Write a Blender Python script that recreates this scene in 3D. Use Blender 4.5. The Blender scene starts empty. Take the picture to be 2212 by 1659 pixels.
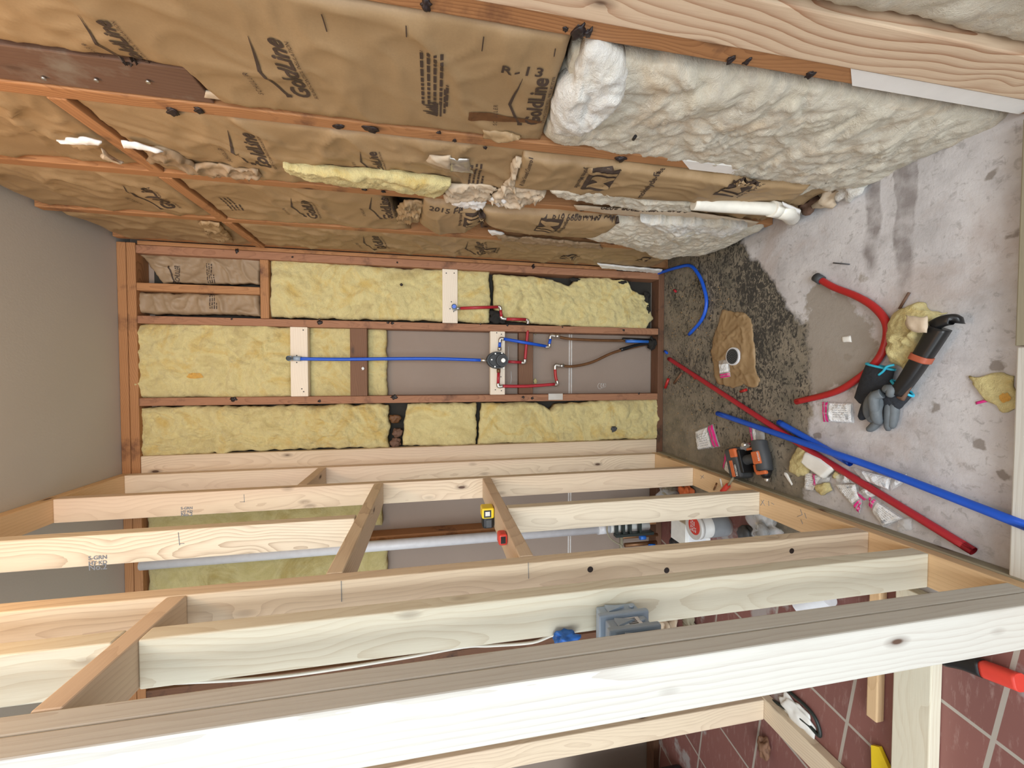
import bpy, bmesh, math, random
from mathutils import Vector, Matrix, noise
from mathutils.bvhtree import BVHTree
random.seed(7)
SC = bpy.context.scene
COL = SC.collection
# ------------------------------------------------------------------ camera
FPX = 864.69; PITCH = math.radians(11.1255); YAW = math.radians(1.5982); ROLL = math.radians(-0.2143)
CAM = Vector((0, -2.1401, 1.3319))
_R = Vector((math.cos(YAW), math.sin(YAW), 0)); _F0 = Vector((-math.sin(YAW), math.cos(YAW), 0)); _U0 = Vector((0, 0, 1))
FW = _F0*math.cos(PITCH) - _U0*math.sin(PITCH); _U = _U0*math.cos(PITCH) + _F0*math.sin(PITCH)
RT = _R*math.cos(ROLL) + _U*math.sin(ROLL); UP = _U*math.cos(ROLL) - _R*math.sin(ROLL)
cd = bpy.data.cameras.new('camera'); cam = bpy.data.objects.new('camera', cd); COL.objects.link(cam)
cd.sensor_fit = 'HORIZONTAL'; cd.sensor_width = 36; cd.lens = FPX*36/2212; cd.clip_start = .02
# the photograph lies on its side: the picture's right is down
m = Matrix.Identity(4)
for i in range(3):
    m[i][0] = -UP[i]; m[i][1] = RT[i]; m[i][2] = -FW[i]; m[i][3] = CAM[i]
cam.matrix_world = m
SC.camera = cam
# ------------------------------------------------------------------ light
w = bpy.data.worlds.new('World'); SC.world = w; w.use_nodes = True
bg = w.node_tree.nodes['Background']; bg.inputs[0].default_value = (.93, .96, 1.0, 1); bg.inputs[1].default_value = 1.15
def area(name, loc, tgt, sx, sy, power, col):
    l = bpy.data.lights.new(name, 'AREA'); l.shape = 'RECTANGLE'; l.size = sx; l.size_y = sy; l.energy = power; l.color = col
    o = bpy.data.objects.new(name, l); COL.objects.link(o); o.location = loc
    o.rotation_euler = (Vector(tgt)-Vector(loc)).to_track_quat('-Z', 'Y').to_euler()
    return o
area('daylight_window', (-1.9, -6.6, 2.0), (-.1, -.6, .9), 3.0, 2.4, 92, (.87, .96, 1.0))
area('daylight_fill', (.30, -5.2, 2.1), (-.1, -.9, .9), .7, 2.0, 62, (.93, .98, 1.0))  # added fill, no door is known; it brightens the partition's right-facing faces
pl = bpy.data.lights.new('ceiling_bulb', 'POINT'); pl.energy = 13; pl.color = (1.0, .60, .30); pl.shadow_soft_size = .12
po = bpy.data.objects.new('ceiling_bulb', pl); COL.objects.link(po); po.location = (-.08, -1.45, 2.52)
vs = SC.view_settings; vs.view_transform = 'Standard'; vs.look = 'None'; vs.gamma = 1; vs.exposure = 0.30; vs.use_curve_mapping = False
# ------------------------------------------------------------------ geometry of the place
XR = .593; XL = -.465; ZC = 2.74; SD = .089; ST = .038
def un(u, v, ax, val):
    d = FW*FPX + UP*(1106-u) + RT*(829.5-v); t = (val-CAM[ax])/d[ax]
    return CAM + d*t
def Wp(u, v, x=XR): return un(u, v, 0, x)
def Bp(u, v, y=0.0): return un(u, v, 1, y)
def Fp(u, v, z=0.0): return un(u, v, 2, z)
# ------------------------------------------------------------------ materials
def newmat(name, rough=.8):
    mt = bpy.data.materials.new(name); mt.use_nodes = True
    b = mt.node_tree.nodes['Principled BSDF']; b.inputs['Roughness'].default_value = rough
    return mt, mt.node_tree, b
class NT:
    def __init__(s, t): s.t = t
    def n(s, kind, **kw):
        nd = s.t.nodes.new('ShaderNode'+kind)
        for k, v in kw.items(): setattr(nd, k, v)
        return nd
    def l(s, a, b): s.t.links.new(a, b)
    def noise(s, vec, scale, detail=3, rough=.5, dist=0):
        nd = s.n('TexNoise'); nd.inputs['Scale'].default_value = scale; nd.inputs['Detail'].default_value = detail
        nd.inputs['Roughness'].default_value = rough; nd.inputs['Distortion'].default_value = dist; s.l(vec, nd.inputs['Vector']); return nd.outputs['Fac']
    def ramp(s, fac, stops):
        r = s.n('ValToRGB'); el = r.color_ramp.elements
        while len(el) < len(stops): el.new(.5)
        for e, (p, c) in zip(el, stops):
            e.position = p; e.color = (*c, 1) if len(c) == 3 else c
        s.l(fac, r.inputs[0]); return r.outputs['Color']
    def math(s, op, a, b=None, c=None):
        nd = s.n('Math', operation=op)
        for i, v in enumerate((a, b, c)):
            if v is None: continue
            if isinstance(v, (int, float)): nd.inputs[i].default_value = v
            else: s.l(v, nd.inputs[i])
        return nd.outputs[0]
    def mix(s, fac, a, b, mode='MIX'):
        nd = s.n('Mix', data_type='RGBA', blend_type=mode)
        for i, v in ((0, fac), (6, a), (7, b)):
            if isinstance(v, (int, float)): nd.inputs[i].default_value = v
            elif isinstance(v, tuple): nd.inputs[i].default_value = (*v, 1)
            else: s.l(v, nd.inputs[i])
        return nd.outputs[2]
    def coords(s, scale=(1, 1, 1), rand=True):
        tc = s.n('TexCoord'); mp = s.n('Mapping'); s.l(tc.outputs['Object'], mp.inputs['Vector'])
        mp.inputs['Scale'].default_value = scale
        if rand:
            oi = s.n('ObjectInfo'); vm = s.n('VectorMath', operation='SCALE'); vm.inputs[0].default_value = (13.7, 7.3, 5.1)
            s.l(oi.outputs['Random'], vm.inputs['Scale']); s.l(vm.outputs[0], mp.inputs['Location'])
        return mp.outputs['Vector']
    def bump(s, h, bsdf, strength=.3, dist=.01):
        b = s.n('Bump'); b.inputs['Strength'].default_value = strength; b.inputs['Distance'].default_value = dist
        s.l(h, b.inputs['Height']); s.l(b.outputs[0], bsdf.inputs['Normal'])
def wood(name, light, dark, knot=(.10, .055, .035), ring=95., contrast=.6, wander=1., tint=None, blotch=None, rough=.72):
    mt, t, b = newmat(name, rough); N = NT(t)
    tc = N.n('TexCoord'); oi = N.n('ObjectInfo')
    # the pith line runs along local X just outside the board, wandering slowly
    sep = N.n('SeparateXYZ'); N.l(tc.outputs['Object'], sep.inputs[0])
    rnd = oi.outputs['Random']
    cx = N.math('MULTIPLY_ADD', rnd, 37.0, sep.outputs[0])
    cw = N.n('CombineXYZ'); N.l(N.math('MULTIPLY', cx, 1.1), cw.inputs[0]); N.l(rnd, cw.inputs[1])
    w1 = N.noise(cw.outputs[0], 1.3, 2); 
    cw2 = N.n('CombineXYZ'); N.l(N.math('MULTIPLY', cx, 1.1), cw2.inputs[0]); cw2.inputs[1].default_value = 9.
    w2 = N.noise(cw2.outputs[0], 1.6, 2)
    # knots
    kv = N.n('CombineXYZ'); N.l(N.math('MULTIPLY', cx, 4.2), kv.inputs[0]); N.l(N.math('MULTIPLY_ADD', rnd, 5., N.math('MULTIPLY', sep.outputs[1], 11.)), kv.inputs[1]); N.l(N.math('MULTIPLY', sep.outputs[2], 11.), kv.inputs[2])
    vo = N.n('TexVoronoi', feature='F1'); vo.inputs['Scale'].default_value = 1.; N.l(kv.outputs[0], vo.inputs['Vector']); vo.inputs['Randomness'].default_value = 1
    kd = vo.outputs['Distance']
    swirl = N.math('MAXIMUM', N.math('SUBTRACT', .42, kd), 0.)
    swirl = N.math('MULTIPLY', N.math('MULTIPLY', swirl, swirl), .16*wander)
    yy = N.math('ADD', sep.outputs[1], N.math('MULTIPLY_ADD', w1, .16*wander, -.10))
    zz = N.math('ADD', sep.outputs[2], N.math('MULTIPLY_ADD', w2, .16*wander, -.05))
    r = N.math('SQRT', N.math('ADD', N.math('MULTIPLY', yy, yy), N.math('MULTIPLY', zz, zz)))
    fine = N.n('CombineXYZ'); N.l(N.math('MULTIPLY', cx, 3.), fine.inputs[0]); N.l(N.math('MULTIPLY', sep.outputs[1], 22.), fine.inputs[1]); N.l(N.math('MULTIPLY', sep.outputs[2], 22.), fine.inputs[2])
    fn = N.noise(fine.outputs[0], 1.4, 3)
    r = N.math('ADD', N.math('ADD', r, swirl), N.math('MULTIPLY', fn, .010))
    ph = N.math('FRACT', N.math('MULTIPLY', r, ring))
    g = N.math('POWER', ph, 2.6)
    gn = N.noise(fine.outputs[0], .35, 2)
    g = N.math('MULTIPLY', g, N.math('MULTIPLY_ADD', gn, 1.5, -.2))
    g = N.math('MULTIPLY', g, contrast)
    fb = N.n('CombineXYZ'); N.l(N.math('MULTIPLY', cx, 14.), fb.inputs[0]); N.l(N.math('MULTIPLY', sep.outputs[1], 420.), fb.inputs[1]); N.l(N.math('MULTIPLY', sep.outputs[2], 420.), fb.inputs[2])
    fib = N.noise(fb.outputs[0], 1., 2)
    g = N.math('ADD', g, N.math('MULTIPLY_ADD', fib, .5, -.25))
    cl = N.n('Clamp'); N.l(g, cl.inputs[0])
    col = N.mix(cl.outputs[0], light, dark)
    if tint:
        big = N.noise(fine.outputs[0], .18, 2)
        col = N.mix(N.ramp(big, [(.42, (0, 0, 0)), (.62, (1, 1, 1))]), col, N.mix(.5, col, tint))
    if blotch:
        bn = N.noise(tc.outputs['Object'], 7., 5, .65)
        col = N.mix(N.ramp(bn, [(.55, (0, 0, 0)), (.72, (1, 1, 1))]), col, blotch)
    km = N.ramp(kd, [(.05, (1, 1, 1)), (.075, (.45, .45, .45)), (.15, (0, 0, 0))])
    col = N.mix(km, col, knot)
    N.l(col, b.inputs['Base Color'])
    N.bump(N.math('SUBTRACT', fib, g), b, .25, .0012)
    return mt
def fluff(name, c1, c2, c3, dark=(.25, .22, .12), fleck=.80, scale=9):
    mt, t, b = newmat(name, 1.0); N = NT(t); v = N.coords()
    b.inputs['Specular IOR Level'].default_value = .1
    a = N.noise(v, scale*.6, 6, .65, 1.2); f = N.noise(v, scale*16, 4, .7, 1.5)
    col = N.ramp(a, [(.30, c1), (.5, c2), (.66, c3)])
    g = N.noise(v, scale*1.7, 7, .72, 1.0)
    col = N.mix(N.ramp(g, [(.52, (0, 0, 0)), (.74, (.55, .55, .55))]), col, (c1[0]*.74, c1[1]*.74, c1[2]*.86))
    col = N.mix(N.ramp(f, [(.28, (.28, .28, .28)), (.48, (0, 0, 0))]), col, dark)
    d = N.noise(v, scale*1.1, 6, .75, .4)
    col = N.mix(N.ramp(d, [(fleck-.12, (0, 0, 0)), (fleck, (.8, .8, .8))]), col, dark)
    N.l(col, b.inputs['Base Color'])
    st = N.n('Mapping'); st.inputs['Scale'].default_value = (1, 1, 3.2); st.inputs['Rotation'].default_value = (.5, .4, .7); N.l(v, st.inputs['Vector'])
    h = N.math('ADD', N.noise(v, scale*3.4, 7, .72, 2.6), N.math('ADD', N.math('MULTIPLY', f, .25), N.math('MULTIPLY', N.noise(st.outputs[0], scale*7, 5, .7, 2.), .5)))
    N.bump(h, b, .7, .014)
    b.inputs['Sheen Weight'].default_value = .15
    return mt
def paper(name, c1, c2, rough=.55):
    mt, t, b = newmat(name, rough); N = NT(t); v = N.coords()
    a = N.noise(v, 5, 4, .6); f = N.noise(v, 260, 3, .6)
    col = N.ramp(a, [(.3, c1), (.7, c2)])
    col = N.mix(N.math('MULTIPLY', f, .35), col, (c1[0]*.55, c1[1]*.5, c1[2]*.45))
    N.l(col, b.inputs['Base Color'])
    mu = N.n('TexNoise', noise_type='RIDGED_MULTIFRACTAL'); mu.inputs['Scale'].default_value = 6; mu.inputs['Detail'].default_value = 4; mu.inputs['Distortion'].default_value = 1.1
    N.l(v, mu.inputs['Vector'])
    N.bump(mu.outputs[0], b, .6, .016)
    return mt
def plain(name, c, rough=.6, metal=0, var=.12, scale=30, bump=0, trans=0, alpha=1):
    mt, t, b = newmat(name, rough); N = NT(t); v = N.coords()
    a = N.noise(v, scale, 3)
    col = N.mix(a, tuple(x*(1-var) for x in c), tuple(min(1, x*(1+var)) for x in c))
    N.l(col, b.inputs['Base Color']); b.inputs['Metallic'].default_value = metal
    if bump: N.bump(a, b, bump, .004)
    if trans: b.inputs['Transmission Weight'].default_value = trans
    if alpha < 1: b.inputs['Alpha'].default_value = alpha
    return mt
M = {}
M['pine'] = wood('pale_pine', (.72, .60, .44), (.36, .24, .15), tint=(.62, .44, .33))
M['pine_grey'] = wood('pale_pine_grey', (.72, .64, .50), (.38, .29, .20), ring=120, contrast=.95)
M['pine_cream'] = wood('cream_spruce', (.74, .70, .56), (.50, .40, .26), contrast=.7, ring=80)
M['pine_white'] = wood('white_spruce', (.60, .59, .54), (.42, .37, .32), ring=105, contrast=.85, wander=.22)
M['pine_bold'] = wood('bold_grain_fir', (.72, .56, .40), (.38, .19, .10), ring=62, contrast=1.5)
M['pine_orange'] = wood('orange_plate_pine', (.70, .49, .28), (.45, .27, .13), contrast=.5)
M['pine_block'] = wood('white_block_pine', (.84, .75, .62), (.62, .50, .38), contrast=.45)
M['old'] = wood('aged_orange_fir', (.42, .205, .085), (.22, .09, .034), ring=150, contrast=.95, knot=(.05, .02, .01), blotch=(.13, .055, .03))
M['old_pink'] = wood('aged_fir_pink_lit', (.36, .175, .095), (.19, .08, .04), ring=150, contrast=.85, knot=(.04, .02, .01), blotch=(.09, .04, .025))  # same aged fir with the pinkish light put into its colour
M['rot'] = wood('dark_wet_fir', (.16, .075, .04), (.07, .035, .02), blotch=(.02, .015, .012))
M['brown'] = wood('dark_brown_board', (.20, .10, .055), (.10, .045, .022), ring=110, contrast=1.0)
M['weather'] = wood('weathered_brown_block', (.155, .085, .055), (.07, .035, .022), blotch=(.22, .18, .14))
M['treated'] = wood('treated_sill', (.30, .27, .19), (.20, .18, .12), contrast=.4)
M['yellow'] = fluff('yellow_fibreglass', (.66, .54, .24), (.84, .74, .37), (.76, .57, .20), dark=(.44, .36, .14), fleck=.88)
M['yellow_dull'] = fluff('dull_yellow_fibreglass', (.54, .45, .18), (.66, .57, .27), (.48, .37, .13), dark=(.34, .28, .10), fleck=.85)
M['cream'] = fluff('cream_fibreglass', (.68, .62, .48), (.78, .73, .61), (.70, .58, .42), dark=(.52, .43, .29), fleck=.88, scale=7)
M['white'] = fluff('white_fibreglass', (.80, .78, .71), (.88, .87, .82), (.74, .68, .56), dark=(.6, .54, .44), fleck=.92, scale=7)
M['kraft'] = paper('kraft_paper', (.32, .215, .11), (.41, .28, .148))
M['kraft_dark'] = paper('shaded_kraft_paper', (.30, .21, .125), (.38, .27, .165))
M['kraft_light'] = paper('pale_kraft_paper', (.55, .44, .31), (.66, .55, .42))
M['ink'] = plain('printed_ink', (.055, .035, .025), .7)
M['stain'] = plain('brown_drip_stain', (.13, .055, .018), .6, scale=60, var=.3)
M['black'] = plain('black_plastic', (.012, .012, .013), .35)
M['blackmatte'] = plain('black_gap', (.015, .014, .012), .9, var=.5, scale=12)
M['blob'] = plain('black_adhesive', (.02, .012, .012), .5, var=.5)
M['blue'] = plain('blue_pex', (.012, .10, .62), .38)
M['red'] = plain('red_pex', (.42, .022, .035), .38)
M['red2'] = plain('red_pex_bright', (.42, .018, .018), .35)
M['copper'] = plain('dull_copper', (.24, .12, .055), .45, .6, var=.4, scale=20)
M['steel'] = plain('steel_fitting', (.62, .60, .56), .3, .9)
M['pvc'] = plain('white_pvc', (.72, .74, .78), .35)
M['pvcw'] = plain('cream_pvc', (.80, .78, .70), .35)
M['whitep'] = plain('white_paper_label', (.82, .85, .88), .6)
M['board'] = plain('white_board', (.86, .87, .84), .8, bump=.2)
M['pink'] = plain('pink_zip_strip', (.74, .03, .26), .4)
M['greyink'] = plain('grey_label_ink', (.20, .23, .27), .7)
M['orange'] = plain('orange_rubber', (.66, .16, .05), .55, var=.3)
M['rust'] = plain('rust_orange_band', (.42, .10, .05), .5, var=.3)
M['toolgrey'] = plain('dusty_grey_plastic', (.055, .06, .066), .55, var=.35, scale=18)
M['glove'] = plain('black_knit', (.022, .026, .034), .9, var=.4, scale=90, bump=.6)
M['gloverub'] = plain('grey_rubber_grip', (.13, .15, .165), .6, var=.25, scale=60, bump=.3)
M['cyan'] = plain('cyan_piping', (.04, .50, .72), .5)
M['boxblue'] = plain('blue_grey_box_plastic', (.34, .43, .54), .4, var=.06)
M['bluewire'] = plain('blue_wire_plastic', (.03, .17, .62), .4)
M['orangestain'] = fluff('orange_stained_fibre', (.80, .45, .10), (.86, .52, .12), (.82, .42, .08))
M['paint'] = plain('white_paint', (.85, .84, .82), .6, var=.05, bump=.2)
M['tub'] = plain('white_tub', (.70, .70, .68), .4)
M['tublabel'] = plain('grey_tub_label', (.27, .29, .31), .5)
M['redl'] = plain('red_sticker', (.72, .06, .04), .4)
M['yel'] = plain('yellow_plastic', (.85, .62, .02), .35)
M['blackbag'] = plain('black_bag_film', (.015, .016, .018), .22)
M['darkfix'] = plain('dark_green_plastic', (.02, .03, .028), .4)
def clearmat():
    mt, t, b = newmat('clear_film', .12); b.inputs['Base Color'].default_value = (.9, .93, .95, 1); b.inputs['Alpha'].default_value = .30
    N = NT(t); v = N.coords(); N.bump(N.noise(v, 40, 4, .6, 1.), b, .7, .01); return mt
M['clear'] = clearmat()
# walls and floors
def ceiling_mat():
    mt, t, b = newmat('ceiling_paint', .85); N = NT(t); v = N.coords(rand=False)
    N.l(N.mix(N.noise(v, 3), (.50, .49, .46), (.54, .53, .50)), b.inputs['Base Color']); N.bump(N.noise(v, 140, 3), b, .15, .002); return mt
def drywall_mat():
    mt, t, b = newmat('taupe_drywall', .9); N = NT(t); v = N.coords(rand=False)
    c = N.mix(N.noise(v, 4, 5), (.285, .225, .185), (.335, .27, .225)); N.l(c, b.inputs['Base Color']); N.bump(N.noise(v, 160, 3), b, .3, .002); return mt
def slab_mat():
    mt, t, b = newmat('concrete_slab', .8); N = NT(t); v = N.coords(rand=False)
    sep = N.n('SeparateXYZ'); N.l(v, sep.inputs[0])
    X, Y = sep.outputs[0], sep.outputs[1]
    base = N.ramp(N.noise(v, 6, 6, .65), [(.3, (.43, .42, .43)), (.5, (.58, .57, .585)), (.72, (.68, .675, .69))])
    base = N.mix(N.ramp(N.noise(v, 40, 4, .7, .6), [(.56, (0, 0, 0)), (.66, (.55, .55, .55))]), base, (.30, .29, .29))
    base = N.mix(N.ramp(N.noise(v, 3.4, 5, .6, .5), [(.50, (0, 0, 0)), (.62, (.55, .55, .55))]), base, (.43, .36, .33))
    sp = N.n('TexVoronoi', feature='F1'); sp.inputs['Scale'].default_value = 9; N.l(v, sp.inputs['Vector'])
    spn = N.math('ADD', sp.outputs['Distance'], N.math('MULTIPLY', N.noise(v, 26, 4), .5))
    base = N.mix(N.ramp(spn, [(.33, (.80, .80, .80)), (.38, (0, 0, 0))]), base, (.23, .20, .175))
    # two worn dark tracks running across the slab from the right wall
    for y0_, w_, x0_, st_ in ((-1.128, .016, .28, .8), (-1.215, .024, .22, .75)):
        d_ = N.math('ABSOLUTE', N.math('ADD', N.math('SUBTRACT', Y, y0_), N.math('MULTIPLY_ADD', N.noise(v, 9, 3), .05, -.025)))
        tr = N.math('MULTIPLY', N.math('MAXIMUM', N.math('MULTIPLY_ADD', N.math('SUBTRACT', d_, w_), -80., .5), 0.), N.math('MAXIMUM', N.math('MULTIPLY', N.math('SUBTRACT', X, x0_), 9.), 0.))
        tr = N.math('MULTIPLY', N.math('MULTIPLY', N.ramp(tr, [(0, (0, 0, 0)), (1, (1, 1, 1))]), N.ramp(N.noise(v, 20, 4), [(.35, (.3, .3, .3)), (.6, (1, 1, 1))])), st_)
        base = N.mix(tr, base, (.20, .175, .17))
    e = N.math('ADD', Y, N.math('MULTIPLY', N.noise(v, 7, 4), .16))
    base = N.mix(N.ramp(N.math('MULTIPLY', N.math('ADD', e, 1.36), -9.), [(0, (0, 0, 0)), (1, (.65, .65, .65))]), base, (.40, .29, .16))
    # grey-brown damp patch beside the bare mortar
    px_ = N.math('MULTIPLY', N.math('SUBTRACT', X, .11), 4.6); py_ = N.math('MULTIPLY', N.math('ADD', Y, 1.01), 6.5)
    rr = N.math('SQRT', N.math('ADD', N.math('MULTIPLY', px_, px_), N.math('MULTIPLY', py_, py_)))
    m2 = N.ramp(N.math('ADD', rr, N.math('MULTIPLY_ADD', N.noise(v, 8, 5, .65), 1.6, -.8)), [(.80, (.85, .85, .85)), (.92, (0, 0, 0))])
    base = N.mix(m2, base, (.30, .265, .22))
    # bare unsealed end: brown mortar with black mould flecks
    dn = N.math('ADD', N.math('MULTIPLY', N.noise(v, 9, 6, .65), .15), N.math('MULTIPLY', N.math('MAXIMUM', N.math('SUBTRACT', X, .15), 0.), -.78))
    kx = N.math('MULTIPLY_ADD', N.math('ADD', Y, dn), 16., 14.2)
    mask = N.ramp(kx, [(.3, (0, 0, 0)), (.7, (1, 1, 1))])
    dirt = N.ramp(N.noise(v, 9, 6, .7), [(.32, (.13, .12, .095)), (.55, (.25, .22, .17)), (.75, (.34, .30, .23))])
    bs = N.n('Mapping'); bs.inputs['Scale'].default_value = (1, 1.7, 1); bs.inputs['Rotation'].default_value = (0, 0, .4); N.l(v, bs.inputs['Vector'])
    blot = N.noise(bs.outputs[0], 36, 6, .72, 1.4)
    # thickest in the middle right of the bare area, thin beside the partition
    amt = N.math('ADD', N.math('MULTIPLY_ADD', N.noise(v, 3.1, 2), .36, -.18), N.math('MULTIPLY', N.math('SUBTRACT', .45, N.math('ABSOLUTE', N.math('ADD', Y, .66))), .22))
    amt = N.math('ADD', amt, N.math('MULTIPLY_ADD', N.math('MINIMUM', N.math('ADD', X, .20), .1), .35, -.075))
    bl = N.ramp(N.math('ADD', blot, amt), [(.49, (0, 0, 0)), (.56, (.92, .92, .92))])
    dirt = N.mix(bl, dirt, (.030, .029, .028))
    chips = N.math('MULTIPLY', N.ramp(N.noise(v, 95, 2), [(.64, (0, 0, 0)), (.70, (1, 1, 1))]), N.ramp(Y, [(.0, (0, 0, 0)), (1, (1, 1, 1))]))
    dirt = N.mix(N.math('MULTIPLY', N.ramp(N.noise(v, 95, 2), [(.64, (0, 0, 0)), (.70, (1, 1, 1))]), N.math('GREATER_THAN', N.math('ADD', Y, N.math('MULTIPLY', N.noise(v, 8, 3), .2)), -.22)), dirt, (.42, .32, .17))
    col = N.mix(mask, base, dirt)
    N.l(col, b.inputs['Base Color'])
    h = N.math('ADD', N.noise(v, 25, 6, .7), N.math('MULTIPLY', blot, .5))
    N.bump(h, b, .35, .005)
    return mt
def tile_mat():
    mt, t, b = newmat('red_floor_tile', .5); N = NT(t); v = N.coords(rand=False)
    mp = N.n('Mapping'); mp.inputs['Rotation'].default_value = (0, 0, math.radians(8)); mp.inputs['Location'].default_value = (.07, .02, 0); N.l(v, mp.inputs['Vector'])
    br = N.n('TexBrick'); N.l(mp.outputs[0], br.inputs['Vector'])
    br.offset = 0; br.inputs['Scale'].default_value = 1; br.inputs['Brick Width'].default_value = .305; br.inputs['Row Height'].default_value = .305; br.inputs['Mortar Size'].default_value = .005; br.inputs['Mortar Smooth'].default_value = .1
    br.inputs['Color1'].default_value = (.20, .085, .075, 1); br.inputs['Color2'].default_value = (.25, .105, .09, 1); br.inputs['Mortar'].default_value = (.42, .38, .33, 1)
    sc = N.n('Mapping'); sc.inputs['Scale'].default_value = (14, 70, 1); sc.inputs['Rotation'].default_value = (0, 0, .7); N.l(v, sc.inputs['Vector'])
    col = N.mix(N.ramp(N.noise(sc.outputs[0], 1., 5, .7), [(.55, (0, 0, 0)), (.8, (.7, .7, .7))]), br.outputs['Color'], (.48, .34, .30))
    col = N.mix(N.ramp(N.noise(v, 3.3, 6, .6), [(.55, (0, 0, 0)), (.60, (.9, .9, .9))]), col, (.40, .37, .36))
    N.l(col, b.inputs['Base Color']); N.bump(br.outputs['Fac'], b, -.4, .003); return mt
M['ceiling'] = ceiling_mat(); M['drywall'] = drywall_mat(); M['slab'] = slab_mat(); M['tile'] = tile_mat()
M['offwall'] = plain('off_white_wall', (.52, .50, .46), .9, var=.05)
M['darkgap'] = plain('dark_backing', (.03, .027, .022), .9, var=.5, scale=8)
M['tape'] = plain('joint_tape', (.62, .60, .58), .8, var=.25, scale=50)
# ------------------------------------------------------------------ object helpers
def link(name, me, mat=None, parent=None):
    o = bpy.data.objects.new(name, me); COL.objects.link(o)
    if mat is not None and me is not None:
        for q in (mat if isinstance(mat, (list, tuple)) else [mat]): me.materials.append(M[q])
    if parent is not None:
        o.parent = parent
        o.matrix_parent_inverse = parent.matrix_basis.inverted()
    return o
def tag(o, label=None, cat=None, group=None, kind=None):
    if label: o['label'] = label
    if cat: o['category'] = cat
    if group: o['group'] = group
    if kind: o['kind'] = kind
    return o
def bm_obj(name, bm, mat, parent=None, smooth=False, origin=None):
    if origin is None:
        if bm.verts:
            xs = [v.co for v in bm.verts]
            origin = Vector((sum(p.x for p in xs)/len(xs), sum(p.y for p in xs)/len(xs), min(p.z for p in xs)))
        else: origin = Vector((0, 0, 0))
    bmesh.ops.translate(bm, verts=bm.verts, vec=-Vector(origin))
    me = bpy.data.meshes.new(name); bm.to_mesh(me); bm.free()
    if smooth: me.polygons.foreach_set('use_smooth', [True]*len(me.polygons))
    o = bpy.data.objects.new(name, me); COL.objects.link(o)
    for q in (mat if isinstance(mat, (list, tuple)) else [mat]): me.materials.append(M[q])
    o.location = origin
    if parent is not None:
        o.parent = parent; o.matrix_parent_inverse = parent.matrix_basis.inverted()
    return o
def empty(name, loc, label, cat, group=None):
    o = bpy.data.objects.new(name, None); COL.objects.link(o); o.location = loc; o.empty_display_size = .05
    return tag(o, label, cat, group)
def box_bm(bm, lo, hi, mi=0, M4=None):
    vs_ = [bm.verts.new((x, y, z)) for x in (lo[0], hi[0]) for y in (lo[1], hi[1]) for z in (lo[2], hi[2])]
    if M4: 
        for q in vs_: q.co = M4 @ q.co
    for f in ((0, 1, 3, 2), (4, 6, 7, 5), (0, 4, 5, 1), (2, 3, 7, 6), (0, 2, 6, 4), (1, 5, 7, 3)):
        fc = bm.faces.new([vs_[i] for i in f]); fc.material_index = mi
    return vs_
def bevel(bm, w=.003, seg=2):
    bmesh.ops.bevel(bm, geom=list(bm.edges), offset=w, segments=seg, affect='EDGES', profile=.5, clamp_overlap=True)
def lumber(name, label, cat, lo, hi, mat='pine', group=None, parent=None, bev=.003, wob=0.0):
    lo = Vector(lo); hi = Vector(hi); d = hi-lo; ax = max(range(3), key=lambda i: d[i])
    order = [ax]+[i for i in range(3) if i != ax]
    R = Matrix.Identity(3)
    for k, a in enumerate(order):
        for i in range(3): R[i][k] = 1.0 if i == a else 0.0
    if R.determinant() < 0:
        order = [order[0], order[2], order[1]]
        for k, a in enumerate(order):
            for i in range(3): R[i][k] = 1.0 if i == a else 0.0
    size = [d[a] for a in order]
    bm = bmesh.new(); box_bm(bm, (0, 0, 0), size); bevel(bm, min(bev, min(size)*.2))
    me = bpy.data.meshes.new(name); bm.to_mesh(me); bm.free(); me.materials.append(M[mat])
    o = bpy.data.objects.new(name, me); COL.objects.link(o)
    mw = R.to_4x4(); mw.translation = lo; o.matrix_basis = mw
    if parent: o.parent = parent; o.matrix_parent_inverse = parent.matrix_basis.inverted()
    return tag(o, label, cat, group)
def struct(name, lo, hi, mat):
    bm = bmesh.new(); box_bm(bm, lo, hi); 
    me = bpy.data.meshes.new(name); bm.to_mesh(me); bm.free(); me.materials.append(M[mat])
    o = bpy.data.objects.new(name, me); COL.objects.link(o); o['kind'] = 'structure'; return o
def tube_bm(bm, pts, r, seg=12, mi=0, cap=True, hollow=0):
    pts = [Vector(p) for p in pts]; rings = []; n = len(pts)
    rr = r if isinstance(r, (list, tuple)) else [r]*n
    prev = None
    for i, p in enumerate(pts):
        t = (pts[min(i+1, n-1)]-pts[max(i-1, 0)]).normalized()
        if prev is None: a = t.orthogonal().normalized()
        else: a = (prev - t*prev.dot(t)).normalized()
        prev = a; b = t.cross(a)
        rings.append([bm.verts.new(p + (a*math.cos(q*2*math.pi/seg)+b*math.sin(q*2*math.pi/seg))*rr[i]) for q in range(seg)])
    for i in range(n-1):
        for q in range(seg):
            f = bm.faces.new((rings[i][q], rings[i][(q+1) % seg], rings[i+1][(q+1) % seg], rings[i+1][q])); f.material_index = mi; f.smooth = True
    if cap:
        for k, rg in ((0, rings[0][::-1]), (1, rings[-1])):
            f = bm.faces.new(rg); f.material_index = mi
            if hollow:
                res = bmesh.ops.inset_individual(bm, faces=[f], thickness=r*(1-hollow) if not isinstance(r, (list, tuple)) else rr[0]*.25)
                t = (pts[1]-pts[0]).normalized() if k == 0 else (pts[-2]-pts[-1]).normalized()
                bmesh.ops.translate(bm, verts=f.verts, vec=t*.02)
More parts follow.
